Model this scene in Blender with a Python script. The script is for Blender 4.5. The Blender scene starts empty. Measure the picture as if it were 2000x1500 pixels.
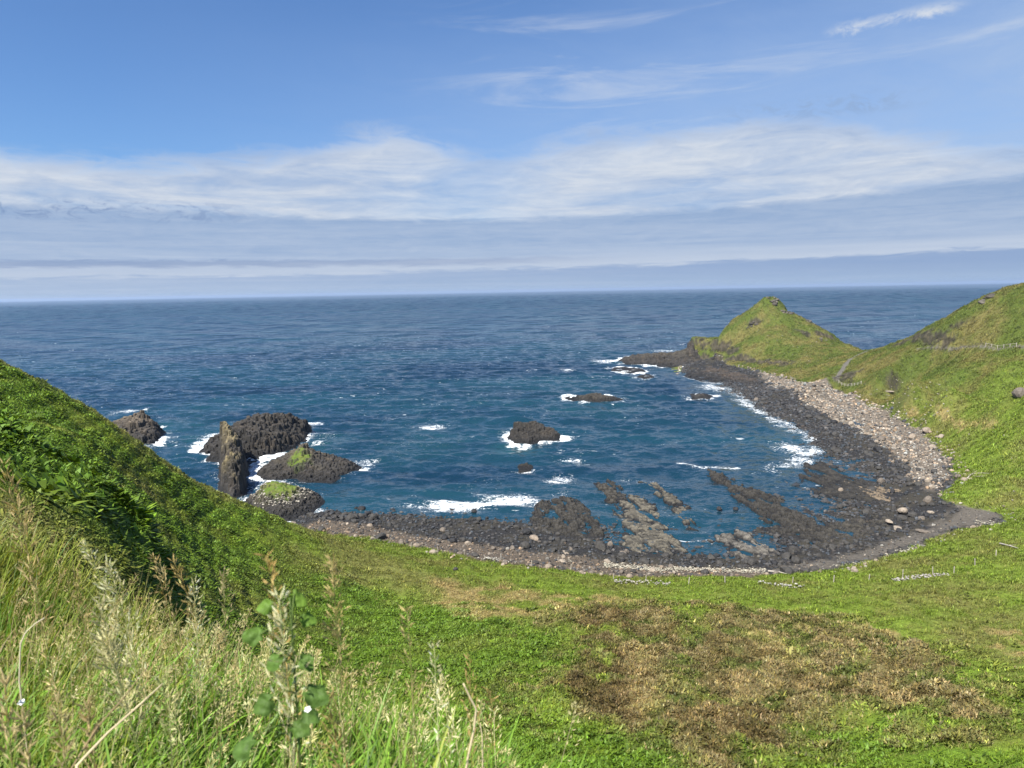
import bpy, bmesh, math, random
import numpy as np
from mathutils import Matrix, Vector

scene = bpy.context.scene
COL = scene.collection
R = math.radians

# ------------------------------------------------------------------ camera
F_PX = 1400.0            # focal length in pixels of the 2000 x 1500 photograph
EYE = np.array([0.0, 0.0, 50.0])
PITCH, ROLL = R(7.40), R(1.06)
_f = np.array([0.0, math.cos(PITCH), -math.sin(PITCH)])
_u0 = np.array([0.0, math.sin(PITCH), math.cos(PITCH)])
_r0 = np.array([1.0, 0.0, 0.0])
RIGHT = math.cos(ROLL) * _r0 - math.sin(ROLL) * _u0
UP = math.sin(ROLL) * _r0 + math.cos(ROLL) * _u0
FWD = _f
cam_data = bpy.data.cameras.new('camera')
cam = bpy.data.objects.new('camera', cam_data)
COL.objects.link(cam)
m3 = Matrix((RIGHT, UP, -FWD)).transposed()
cam.matrix_world = Matrix.Translation(Vector(EYE)) @ m3.to_4x4()
cam_data.sensor_width = 36.0
cam_data.lens = 36.0 * F_PX / 2000.0
cam_data.clip_start = 0.1
cam_data.clip_end = 80000.0
cam_data.dof.use_dof = True
cam_data.dof.focus_distance = 60.0
cam_data.dof.aperture_fstop = 6.5
scene.camera = cam

# ------------------------------------------------------------------ sun, sky, exposure
SUN_EL, SUN_AZ = R(55), R(-142)       # azimuth measured from +Y towards +X
to_sun = Vector((math.sin(SUN_AZ) * math.cos(SUN_EL), math.cos(SUN_AZ) * math.cos(SUN_EL), math.sin(SUN_EL)))
sd = bpy.data.lights.new('sun', 'SUN')
sd.energy = 5.0
sd.angle = R(0.5)
sd.color = (1.0, 0.95, 0.86)
sun = bpy.data.objects.new('sun', sd)
sun.rotation_euler = to_sun.to_track_quat('Z', 'Y').to_euler()
COL.objects.link(sun)
scene.view_settings.view_transform = 'Standard'
scene.view_settings.look = 'None'
scene.view_settings.exposure = 1.2
scene.view_settings.gamma = 1.0

world = bpy.data.worlds.new('World')
scene.world = world
world.use_nodes = True


class NT:
    """small helper for writing node trees"""
    def __init__(self, tree):
        self.t = tree
        self.n = tree.nodes
        self.l = tree.links

    def node(self, typ, **kw):
        nd = self.n.new(typ)
        for k, v in kw.items():
            setattr(nd, k, v)
        return nd

    def put(self, sock, v):
        if v is None:
            return
        if hasattr(v, 'is_output'):
            self.l.new(v, sock)
        else:
            if sock.type == 'RGBA' and len(v) == 3:
                v = (*v, 1.0)
            sock.default_value = v

    def math(self, op, a, b=None, c=None, clamp=False):
        nd = self.node('ShaderNodeMath', operation=op, use_clamp=clamp)
        self.put(nd.inputs[0], a)
        self.put(nd.inputs[1], b)
        self.put(nd.inputs[2], c)
        return nd.outputs[0]

    def vmath(self, op, a, b=None):
        nd = self.node('ShaderNodeVectorMath', operation=op)
        self.put(nd.inputs[0], a)
        self.put(nd.inputs[1], b)
        return nd.outputs[0]

    def ss(self, x, lo, hi):
        nd = self.node('ShaderNodeMapRange', interpolation_type='SMOOTHSTEP')
        self.put(nd.inputs[0], x)
        self.put(nd.inputs[1], lo)
        self.put(nd.inputs[2], hi)
        return nd.outputs[0]

    def remap(self, x, lo, hi, a, b):
        nd = self.node('ShaderNodeMapRange')
        self.put(nd.inputs[0], x)
        for i, v in enumerate((lo, hi, a, b)):
            self.put(nd.inputs[1 + i], v)
        return nd.outputs[0]

    def mix(self, f, a, b, blend='MIX'):
        nd = self.node('ShaderNodeMix', data_type='RGBA', blend_type=blend)
        self.put(nd.inputs[0], f)
        self.put(nd.inputs[6], a)
        self.put(nd.inputs[7], b)
        return nd.outputs[2]

    def noise(self, vec, scale, detail=4, rough=0.55, dist=0.0):
        nd = self.node('ShaderNodeTexNoise')
        self.put(nd.inputs['Vector'], vec)
        nd.inputs['Scale'].default_value = scale
        nd.inputs['Detail'].default_value = detail
        nd.inputs['Roughness'].default_value = rough
        nd.inputs['Distortion'].default_value = dist
        return nd.outputs[0]

    def comb(self, x, y, z):
        nd = self.node('ShaderNodeCombineXYZ')
        self.put(nd.inputs[0], x)
        self.put(nd.inputs[1], y)
        self.put(nd.inputs[2], z)
        return nd.outputs[0]


def build_world():
    w = NT(world.node_tree)
    for n in list(w.n):
        w.n.remove(n)
    out = w.node('ShaderNodeOutputWorld')
    bg = w.node('ShaderNodeBackground')
    bg.inputs[1].default_value = 0.12
    sky = w.node('ShaderNodeTexSky', sky_type='NISHITA')
    sky.sun_disc = False
    sky.sun_elevation = SUN_EL
    sky.sun_rotation = SUN_AZ
    sky.altitude = 50
    sky.air_density = 1.0
    sky.dust_density = 0.6
    sky.ozone_density = 2.0
    tc = w.node('ShaderNodeTexCoord')
    sep = w.node('ShaderNodeSeparateXYZ')
    w.l.new(tc.outputs['Generated'], sep.inputs[0])
    x, y, z = sep.outputs
    DEG = 180 / math.pi
    el = w.math('MULTIPLY', w.math('ARCSINE', z), DEG)
    az = w.math('MULTIPLY', w.math('ARCTAN2', x, y), DEG)
    # coordinates of the cloud layers: angles, stretched along the horizon
    el_in = w.math('MAXIMUM', el, 0.0)
    v = w.math('MULTIPLY', w.math('LOGARITHM', w.math('ADD', el_in, 2.0), math.e), 6.0)
    big = w.noise(w.comb(w.math('MULTIPLY', az, 0.035), w.math('MULTIPLY', v, 0.35), 1.7), 1.0, 5, 0.55, 0.3)
    mid = w.noise(w.comb(w.math('MULTIPLY', az, 0.11), w.math('MULTIPLY', v, 0.95), 7.3), 1.0, 8, 0.62, 0.7)
    fine = w.noise(w.comb(w.math('MULTIPLY', az, 0.30), w.math('MULTIPLY', v, 1.9), 3.1), 1.0, 8, 0.66, 0.9)
    streak = w.noise(w.comb(w.math('MULTIPLY', az, 0.045), w.math('MULTIPLY', v, 1.35), 11.0), 1.0, 6, 0.6, 0.6)
    def dev(n, k):
        return w.math('MULTIPLY', w.math('SUBTRACT', n, 0.5), k)
    azr = w.math('MULTIPLY', az, 1 / 36.0)          # -1 .. 1 across the view
    sky_c = w.mix(1.0, sky.outputs[0], SKY_TINT, 'MULTIPLY')
    # thin veil growing to the right and down
    e1 = w.math('ADD', w.math('ADD', el, dev(big, 9.0)), w.math('MULTIPLY', azr, -3.0))
    veil = w.math('MULTIPLY', w.math('SUBTRACT', 1.0, w.ss(e1, 11.0, 24.0)), w.math('ADD', 0.30, w.math('MULTIPLY', azr, 0.38)), clamp=True)
    veil = w.math('MULTIPLY', veil, w.math('ADD', 0.45, w.math('MULTIPLY', mid, 1.1)), clamp=True)
    c = w.mix(veil, sky_c, C_VEIL)
    # cirrus wisps higher up
    wn = w.noise(w.comb(w.math('ADD', w.math('MULTIPLY', az, 0.06), w.math('MULTIPLY', el, -0.05)), w.math('MULTIPLY', el, 0.42), 4.0), 1.0, 8, 0.62, 1.0)
    wreg = w.math('MULTIPLY', w.ss(az, -12.0, 4.0), w.math('MULTIPLY', w.ss(el, 10.0, 13.5), w.math('SUBTRACT', 1.0, w.ss(el, 18.0, 22.0))))
    wisp = w.math('MULTIPLY', w.ss(wn, 0.50, 0.75), wreg)
    c = w.mix(w.math('MULTIPLY', wisp, 0.44), c, C_WHITE)
    # one bright wisp high on the right
    wl = w.math('ADD', w.math('SUBTRACT', el, w.math('MULTIPLY', w.math('SUBTRACT', az, 26.5), 0.05)), w.math('ADD', dev(fine, 1.5), -17.15))
    wb = w.math('MULTIPLY', w.math('SUBTRACT', 1.0, w.ss(w.math('ABSOLUTE', wl), 0.0, 0.55)), w.math('MULTIPLY', w.ss(az, 22.3, 24.5), w.math('SUBTRACT', 1.0, w.ss(az, 29.0, 32.0))))
    c = w.mix(w.math('MULTIPLY', wb, w.ss(fine, 0.3, 0.62)), c, C_WHITE)
    # the main white deck
    top = w.math('ADD', w.math('ADD', el, dev(mid, 3.4)), w.math('ADD', dev(fine, 2.2), dev(big, 3.4)))
    def lump(c0, wd, k):
        q = w.math('DIVIDE', w.math('SUBTRACT', az, c0), wd)
        return w.math('MULTIPLY', w.math('POWER', math.e, w.math('MULTIPLY', w.math('MULTIPLY', q, q), -1.0)), k)
    top_lim = w.math('ADD', w.math('ADD', 11.0, lump(-9.0, 5.5, 1.5)), w.math('ADD', lump(-1.5, 3.5, -0.9), w.math('ADD', lump(15.0, 10.0, 1.0), w.math('ADD', lump(-30.0, 11.0, -1.3), lump(37.0, 9.0, -2.6)))))
    deck = w.math('SUBTRACT', 1.0, w.ss(w.math('SUBTRACT', top, top_lim), -1.6, 0.45))
    shade = w.math('ADD', w.math('ADD', 0.66, dev(mid, 1.9)), w.math('ADD', dev(fine, 1.1), dev(streak, 0.9)), clamp=True)
    deck_c = w.mix(shade, C_GREY, C_WHITE)
    c = w.mix(w.math('MULTIPLY', deck, w.math('ADD', w.math('ADD', 0.55, lump(-3.0, 6.0, -0.22)), w.math('MULTIPLY', mid, 0.75), clamp=True)), c, deck_c)
    # blue grey band under it
    low = w.math('ADD', w.math('ADD', el, dev(fine, 0.7)), w.math('ADD', dev(big, 1.6), w.math('MULTIPLY', w.math('MULTIPLY', azr, azr), -0.35)))
    low = w.math('SUBTRACT', low, w.math('MULTIPLY', w.math('MAXIMUM', azr, 0.0), 0.6))
    band = w.math('SUBTRACT', 1.0, w.ss(low, 5.35, 5.95))
    sn = w.math('ADD', w.math('ADD', 0.42, dev(streak, 1.3)), w.math('ADD', dev(fine, 0.8), w.math('MULTIPLY', w.math('SUBTRACT', 3.6, el), 0.12)), clamp=True)
    band_c = w.mix(sn, C_BAND, C_BANDHI)
    c = w.mix(w.math('MULTIPLY', band, 0.93), c, band_c)
    # small dark wisps below the deck on the left, a thin grey line of cloud low down, a few torn grey scraps high on the right
    wis = w.noise(w.comb(w.math('MULTIPLY', az, 0.55), w.math('MULTIPLY', el, 1.1), 21.0), 1.0, 7, 0.68, 1.2)
    wr = w.math('MULTIPLY', w.math('SUBTRACT', 1.0, w.ss(az, -25.0, -18.0)), w.math('MULTIPLY', w.ss(el, 4.9, 5.6), w.math('SUBTRACT', 1.0, w.ss(el, 6.2, 7.0))))
    c = w.mix(w.math('MULTIPLY', w.math('MULTIPLY', w.ss(wis, 0.47, 0.66), wr), 0.75), c, C_DARKW)
    wr2 = w.math('MULTIPLY', w.math('MULTIPLY', w.ss(az, 14.0, 20.0), w.math('SUBTRACT', 1.0, w.ss(az, 26.0, 31.0))), w.math('MULTIPLY', w.ss(el, 11.3, 12.0), w.math('SUBTRACT', 1.0, w.ss(el, 12.4, 13.4))))
    c = w.mix(w.math('MULTIPLY', w.math('MULTIPLY', w.ss(wis, 0.46, 0.64), wr2), 0.6), c, C_BAND)
    ln = w.math('ABSOLUTE', w.math('SUBTRACT', w.math('ADD', el, dev(fine, 0.8)), 2.35))
    lr = w.math('MULTIPLY', w.math('SUBTRACT', 1.0, w.ss(ln, 0.08, 0.40)), w.math('SUBTRACT', 1.0, w.ss(az, -4.0, 12.0)))
    c = w.mix(w.math('MULTIPLY', lr, 0.7), c, C_DARKW)
    # low line of small clouds and the haze bank on the horizon
    l2 = w.math('ADD', w.math('ADD', el, dev(fine, 0.9)), w.math('ADD', dev(mid, 1.0), w.math('MULTIPLY', azr, -0.45)))
    bank = w.math('SUBTRACT', 1.0, w.ss(l2, 1.55, 1.95))
    bank_c = w.mix(w.ss(el, 0.0, 1.7), C_HORIZON, C_BANK)
    lit = w.math('MULTIPLY', w.math('MULTIPLY', w.ss(l2, 1.4, 1.9), w.math('SUBTRACT', 1.0, w.ss(l2, 1.9, 3.2))), 0.42)
    c = w.mix(lit, c, C_WHITE)
    c = w.mix(w.math('MULTIPLY', bank, w.math('ADD', 0.52, w.math('MULTIPLY', azr, 0.30))), c, bank_c)
    below = w.ss(el, -2.0, -0.2)
    c = w.mix(below, C_BELOW, c)
    w.l.new(c, bg.inputs[0])
    w.l.new(bg.outputs[0], out.inputs[0])


K = 1 / 0.12 / 2 ** 1.2
def lin(r, g, b, k=1.0):
    f = lambda c: ((c / 255 + 0.055) / 1.055) ** 2.4 if c > 10 else c / 255 / 12.92
    return tuple(f(c) * k for c in (r, g, b))
SKY_TINT = (0.295, 0.40, 0.535)
C_VEIL = lin(172, 195, 228, K)
C_WHITE = lin(212, 220, 232, K)
C_GREY = lin(158, 180, 213, K)
C_BAND = lin(147, 173, 209, K)
C_BANDHI = lin(188, 203, 225, K)
C_DARKW = lin(128, 152, 192, K)
C_BANK = lin(140, 166, 205, K)
C_HORIZON = lin(158, 182, 213, K)
C_BELOW = lin(60, 95, 135, K)
build_world()

# ------------------------------------------------------------------ photograph pixel <-> world
def ray(px, py):
    d = FWD + (px - 1000.0) / F_PX * RIGHT + (750.0 - py) / F_PX * UP
    return d

def at_z(px, py, z=0.0):
    d = ray(px, py)
    t = (z - EYE[2]) / d[2]
    return EYE + t * d

def at_r(px, py, r):
    d = ray(px, py)
    t = r / math.hypot(d[0], d[1])
    return EYE + t * d

def project(x, y, z):
    p = np.stack([np.asarray(x, float), np.asarray(y, float), np.asarray(z, float) - EYE[2]], -1)
    dz = np.maximum(p @ FWD, 1e-6)
    return 1000 + F_PX * (p @ RIGHT) / dz, 750 - F_PX * (p @ UP) / dz, dz

# ------------------------------------------------------------------ noise (numpy)
def _hash(ix, iy, iz, seed):
    h = (ix.astype(np.int64) * 374761393 + iy.astype(np.int64) * 668265263 + iz * 2147483647 + seed * 1274126177) & 0xffffffff
    h = ((h ^ (h >> 13)) * 1274126177) & 0xffffffff
    h = ((h ^ (h >> 16)) * 2246822519) & 0xffffffff
    return (h ^ (h >> 15)) & 0xffffffff

def perlin(x, y, seed=0):
    x = np.asarray(x, float); y = np.asarray(y, float)
    x0 = np.floor(x); y0 = np.floor(y)
    fx = x - x0; fy = y - y0
    ux = fx * fx * fx * (fx * (fx * 6 - 15) + 10)
    uy = fy * fy * fy * (fy * (fy * 6 - 15) + 10)
    def g(dx, dy):
        a = _hash(x0 + dx, y0 + dy, 0, seed) * (2 * math.pi / 4294967296.0)
        return np.cos(a) * (fx - dx) + np.sin(a) * (fy - dy)
    a = g(0, 0) * (1 - ux) + g(1, 0) * ux
    b = g(0, 1) * (1 - ux) + g(1, 1) * ux
    return (a * (1 - uy) + b * uy) * 1.5

def fbm(x, y, octv=4, seed=0, gain=0.5):
    s = 0; a = 1.0; t = 0
    for i in range(octv):
        s = s + a * perlin(x * 2 ** i + 13.7 * i, y * 2 ** i - 7.1 * i, seed + i)
        t += a; a *= gain
    return s / t

def ridged(x, y, octv=4, seed=0):
    s = 0; a = 1.0; t = 0
    for i in range(octv):
        s = s + a * (1 - 2 * np.abs(perlin(x * 2 ** i + 3.7 * i, y * 2 ** i, seed + i)))
        t += a; a *= 0.5
    return s / t

def worley(x, y, seed=0):
    """nearest cell: distance, second distance, centre x, centre y, random value of the cell"""
    x = np.asarray(x, float); y = np.asarray(y, float)
    x0 = np.floor(x); y0 = np.floor(y)
    f1 = np.full(x.shape, 9.0); f2 = np.full(x.shape, 9.0)
    cx = np.zeros_like(x); cy = np.zeros_like(x); rid = np.zeros_like(x)
    for dx in (-1, 0, 1):
        for dy in (-1, 0, 1):
            ix = x0 + dx; iy = y0 + dy
            px = ix + 0.12 + 0.76 * (_hash(ix, iy, 0, seed) / 4294967296.0)
            py = iy + 0.12 + 0.76 * (_hash(ix, iy, 1, seed) / 4294967296.0)
            d = np.hypot(px - x, py - y)
            near = d < f1
            f2 = np.where(near, f1, np.minimum(f2, d))
            f1 = np.where(near, d, f1)
            cx = np.where(near, px, cx); cy = np.where(near, py, cy)
            rid = np.where(near, _hash(ix, iy, 2, seed) / 4294967296.0, rid)
    return f1, f2, cx, cy, rid

def sstep(a, b, x):
    t = np.clip((x - a) / (b - a), 0, 1)
    return t * t * (3 - 2 * t)

def lerp(a, b, t):
    return a + (b - a) * t

def sdf(poly, x, y):
    """signed distance to a polygon, positive inside"""
    x = np.asarray(x, float); y = np.asarray(y, float)
    d = np.full(x.shape, 1e12); inside = np.zeros(x.shape, bool)
    n = len(poly)
    for i in range(n):
        ax, ay = poly[i][0], poly[i][1]; bx, by = poly[(i + 1) % n][0], poly[(i + 1) % n][1]
        ex, ey = bx - ax, by - ay
        L = ex * ex + ey * ey + 1e-12
        t = np.clip(((x - ax) * ex + (y - ay) * ey) / L, 0, 1)
        d = np.minimum(d, (x - ax - t * ex) ** 2 + (y - ay - t * ey) ** 2)
        if ay != by:
            c = ((ay > y) != (by > y)) & (x < ex * (y - ay) / (by - ay) + ax)
            inside ^= c
    d = np.sqrt(d)
    return np.where(inside, d, -d)

def line_dist(pts, x, y):
    x = np.asarray(x, float); y = np.asarray(y, float)
    d = np.full(x.shape, 1e12)
    for (ax, ay), (bx, by) in zip(pts[:-1], pts[1:]):
        ex, ey = bx - ax, by - ay
        L = ex * ex + ey * ey + 1e-12
        t = np.clip(((x - ax) * ex + (y - ay) * ey) / L, 0, 1)
        d = np.minimum(d, (x - ax - t * ex) ** 2 + (y - ay - t * ey) ** 2)
    return np.sqrt(d)

class RBF:
    def __init__(self, pts, vals, p=1.4, reg=0.0):
        self.P = np.asarray(pts, float); self.p = p
        n = len(self.P)
        A = np.zeros((n + 3, n + 3))
        D = np.hypot(self.P[:, None, 0] - self.P[None, :, 0], self.P[:, None, 1] - self.P[None, :, 1])
        A[:n, :n] = D ** p - reg * np.eye(n)
        A[:n, n] = 1; A[:n, n + 1:] = self.P
        A[n, :n] = 1; A[n + 1:, :n] = self.P.T
        self.w = np.linalg.lstsq(A, np.concatenate([np.asarray(vals, float), [0, 0, 0]]), rcond=None)[0]
    def __call__(self, u, v):
        u = np.asarray(u, float); v = np.asarray(v, float)
        n = len(self.P)
        out = np.full(u.shape, self.w[n]) + self.w[n + 1] * u + self.w[n + 2] * v
        for i in range(n):
            d2 = (u - self.P[i, 0]) ** 2 + (v - self.P[i, 1]) ** 2
            out += self.w[i] * d2 ** (self.p / 2)
        return out

# ------------------------------------------------------------------ mesh and object helpers
ALB = 0.72
def mesh_np(name, verts, faces, mat=None, cols=None, smooth=True, extra=None):
    """faces: int array (n,3) or (n,4)"""
    me = bpy.data.meshes.new(name)
    verts = np.ascontiguousarray(verts, np.float32); faces = np.ascontiguousarray(faces, np.int32)
    k = faces.shape[1]
    me.vertices.add(len(verts)); me.vertices.foreach_set('co', verts.ravel())
    me.loops.add(faces.size); me.loops.foreach_set('vertex_index', faces.ravel())
    me.polygons.add(len(faces))
    me.polygons.foreach_set('loop_start', np.arange(0, faces.size, k, dtype=np.int32))
    me.polygons.foreach_set('use_smooth', np.full(len(faces), bool(smooth)))
    me.update(calc_edges=True)
    if cols is not None:
        c = np.ones((len(verts), 4), np.float32); c[:, :3] = np.asarray(cols) * ALB
        at = me.color_attributes.new('Col', 'FLOAT_COLOR', 'POINT')
        at.data.foreach_set('color', c.ravel())
    if extra:
        for nm, val in extra.items():
            at = me.attributes.new(nm, 'FLOAT', 'POINT')
            at.data.foreach_set('value', np.ascontiguousarray(val, np.float32))
    if mat:
        me.materials.append(mat)
    return me

def tag(o, label=None, cat=None, group=None, kind=None):
    if label: o['label'] = label
    if cat: o['category'] = cat
    if group: o['group'] = group
    if kind: o['kind'] = kind
    return o

def link(name, me, parent=None, loc=None):
    o = bpy.data.objects.new(name, me)
    COL.objects.link(o)
    if parent: o.parent = parent
    if loc is not None: o.location = loc
    return o

def material(name):
    m = bpy.data.materials.new(name)
    m.use_nodes = True
    t = NT(m.node_tree)
    for n in list(t.n): t.n.remove(n)
    out = t.node('ShaderNodeOutputMaterial')
    return m, t, out

def vcol(t):
    return t.node('ShaderNodeVertexColor', layer_name='Col').outputs[0]

def bump(t, h, strength, dist):
    b = t.node('ShaderNodeBump')
    b.inputs['Strength'].default_value = strength
    b.inputs['Distance'].default_value = dist
    t.put(b.inputs['Height'], h)
    return b.outputs[0]

def pos(t):
    return t.node('ShaderNodeNewGeometry').outputs['Position']

def mat_ground():
    m, t, out = material('turf_and_stone')
    p = t.node('ShaderNodeBsdfPrincipled')
    P = pos(t)
    c = vcol(t)
    n1 = t.noise(P, 1.3, 6, 0.65); n2 = t.noise(P, 6.0, 4, 0.6)
    f = t.math('ADD', t.remap(n1, 0.25, 0.75, 0.75, 1.25), t.remap(n2, 0.25, 0.75, -0.25, 0.25))
    c = t.mix(1.0, c, t.comb(f, f, f), 'MULTIPLY')
    t.put(p.inputs['Base Color'], c)
    p.inputs['Roughness'].default_value = 0.9
    p.inputs['Specular IOR Level'].default_value = 0.15
    t.put(p.inputs['Normal'], bump(t, t.math('ADD', n1, t.math('MULTIPLY', n2, 0.5)), 0.8, 0.35))
    t.l.new(p.outputs[0], out.inputs[0])
    return m

def mat_rock(name='basalt', rough=0.75, bs=0.6):
    m, t, out = material(name)
    p = t.node('ShaderNodeBsdfPrincipled')
    P = pos(t)
    c = vcol(t)
    n1 = t.noise(P, 0.9, 7, 0.68, 0.4); n2 = t.noise(P, 4.5, 5, 0.65)
    f = t.math('ADD', t.remap(n1, 0.3, 0.7, 0.6, 1.4), t.remap(n2, 0.3, 0.7, -0.35, 0.35))
    c = t.mix(1.0, c, t.comb(f, f, f), 'MULTIPLY')
    t.put(p.inputs['Base Color'], c)
    p.inputs['Roughness'].default_value = rough
    p.inputs['Specular IOR Level'].default_value = 0.3
    t.put(p.inputs['Normal'], bump(t, t.math('ADD', n1, t.math('MULTIPLY', n2, 0.6)), bs, 0.5))
    t.l.new(p.outputs[0], out.inputs[0])
    return m

def mat_stone(name='shore_stone'):
    m, t, out = material(name)
    p = t.node('ShaderNodeBsdfPrincipled')
    c = vcol(t)
    P = t.node('ShaderNodeTexCoord').outputs['Object']
    n2 = t.noise(pos(t), 3.0, 4, 0.65)
    f = t.remap(n2, 0.3, 0.7, 0.7, 1.3)
    t.put(p.inputs['Base Color'], t.mix(1.0, c, t.comb(f, f, f), 'MULTIPLY'))
    p.inputs['Roughness'].default_value = 0.75
    p.inputs['Specular IOR Level'].default_value = 0.3
    t.put(p.inputs['Normal'], bump(t, n2, 0.5, 0.2))
    t.l.new(p.outputs[0], out.inputs[0])
    return m

def mat_leaf(name, trans=0.35, rough=0.6, spec=0.25):
    m, t, out = material(name)
    p = t.node('ShaderNodeBsdfPrincipled')
    c = vcol(t)
    t.put(p.inputs['Base Color'], c)
    p.inputs['Roughness'].default_value = rough
    p.inputs['Specular IOR Level'].default_value = spec
    tr = t.node('ShaderNodeBsdfTranslucent')
    t.put(tr.inputs[0], t.mix(1.0, c, (1.25, 1.2, 0.6), 'MULTIPLY'))
    mx = t.node('ShaderNodeMixShader')
    mx.inputs[0].default_value = trans
    t.l.new(p.outputs[0], mx.inputs[1]); t.l.new(tr.outputs[0], mx.inputs[2])
    t.l.new(mx.outputs[0], out.inputs[0])
    return m

M_GROUND = mat_ground()
M_ROCK = mat_rock()
M_STONE = mat_stone()
M_FERN = mat_leaf('fern_leaf', 0.25)
M_GRASS = mat_leaf('grass_blade', 0.35, 0.5, 0.35)
M_DRY = mat_leaf('dry_straw', 0.25, 0.7, 0.2)
# ------------------------------------------------------------------ the land: heights read at known points
def pol(x, y):
    return np.arctan2(x, y), 0.5 * np.log(np.asarray(x, float) ** 2 + np.asarray(y, float) ** 2 + 1e-9)

CP = []
def cr(px, py, r, dz=0.0):            # a point seen at this pixel, r metres away
    p = at_r(px, py, r); CP.append((p[0], p[1], p[2] + dz))
def cz(px, py, z):                    # a point seen at this pixel, at this height
    p = at_z(px, py, z); CP.append((p[0], p[1], z))
def ca(px, r, z):                     # a point behind the visible land, in this column
    d = ray(px, 700); h = math.hypot(d[0], d[1]); CP.append((d[0] / h * r, d[1] / h * r, z))

# crest of the near hillside and what drops away behind it
CREST = [(-300, 545, 112), (-120, 640, 114), (0, 706, 116), (50, 730, 116), (100, 755, 115), (200, 812, 115), (300, 884, 116), (400, 947, 118), (500, 992, 121), (580, 1036, 127)]
for px, py, r in CREST:
    cr(px, py, r)
for px, r, z in [(-300, 150, 26), (-120, 148, 22), (0, 146, 18), (0, 180, -3), (100, 140, 16), (100, 172, -3), (200, 138, 12), (200, 162, -3), (300, 136, 8), (300, 156, -4), (400, 136, 5), (400, 152, -3), (500, 136, 4), (500, 150, -2.5), (-300, 200, -4), (-120, 190, -4), (560, 150, -1.5), (0, 230, -5), (300, 200, -6), (500, 250, -7)]:
    ca(px, r, z)
# face of the hillside, a hollow between it and the bank
for px, py, r in [(-200, 760, 92), (-200, 900, 66), (0, 800, 100), (0, 860, 88), (0, 950, 70), (100, 840, 97), (100, 920, 82), (100, 1020, 64), (200, 880, 100), (200, 960, 86), (200, 1060, 68), (200, 1200, 52), (300, 960, 100), (300, 1050, 82), (300, 1180, 63), (400, 1010, 105), (400, 1100, 89), (400, 1250, 68), (400, 1400, 52),
                  (500, 1060, 106), (500, 1150, 90), (500, 1300, 69), (600, 1100, 106), (600, 1200, 88), (600, 1330, 68), (700, 1150, 99), (700, 1250, 82), (700, 1450, 58), (800, 1190, 94), (800, 1300, 76), (800, 1420, 59), (950, 1490, 52)]:
    cr(px, py, r)
ca(-200, 26, 34); ca(100, 26, 31); ca(300, 26, 29); ca(500, 26, 28); ca(100, 42, 27); ca(400, 40, 23); ca(700, 40, 20)
# meadow
for px, py, z in [(900, 1195, 8.5), (1000, 1300, 10.5), (1000, 1180, 7), (1100, 1200, 7.0), (1300, 1200, 7.2), (1500, 1200, 7.4), (1700, 1200, 8.0), (1900, 1200, 9.0), (1100, 1300, 9.8), (1100, 1400, 13), (1100, 1500, 17),
                  (1300, 1300, 9.5), (1300, 1400, 12), (1300, 1500, 15.5), (1500, 1300, 9.6), (1500, 1400, 12), (1500, 1500, 15), (1700, 1300, 10), (1700, 1400, 12.5), (1700, 1500, 15.5), (1900, 1300, 11), (1900, 1400, 14), (1900, 1500, 17),
                  (2000, 1250, 11), (2000, 1100, 8.5), (2300, 1100, 12), (2300, 1400, 19), (2300, 900, 12), (1400, 1150, 5.6), (1700, 1150, 6.2), (1200, 1150, 5.4), (1000, 1120, 4.8), (860, 1110, 5.2), (760, 1085, 6.2), (690, 1060, 6.0),
                  (1980, 1030, 6.5), (1930, 940, 6.2), (2000, 900, 8), (1900, 860, 7), (1850, 800, 6.5), (1750, 770, 5.5), (1950, 800, 11)]:
    cz(px, py, z)
ca(1300, 20, 22); ca(1000, 18, 30); ca(1800, 20, 26); ca(2300, 20, 32); ca(700, 14, 36)
# back edge of the beach
EDGE = [(590, 1030), (640, 1040), (700, 1043), (760, 1058), (850, 1077), (930, 1092), (1000, 1102), (1100, 1117), (1200, 1126), (1300, 1128), (1400, 1127), (1500, 1124), (1640, 1112), (1720, 1090), (1800, 1066), (1850, 1038), (1965, 1022), (1960, 1000), (1890, 990), (1850, 985), (1835, 965), (1872, 942), (1862, 905), (1810, 855), (1745, 812), (1655, 772), (1570, 747), (1490, 728), (1420, 712), (1385, 700)]
def dense(pts, k):
    o = []
    for (ax, ay), (bx, by) in zip(pts[:-1], pts[1:]):
        o += [(ax + (bx - ax) * t / k, ay + (by - ay) * t / k) for t in range(k)]
    return o + [pts[-1]]
for i, (px, py) in enumerate(dense(EDGE, 3)):
    cz(px, py, 3.0 if i > 10 else 2.4)
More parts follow.
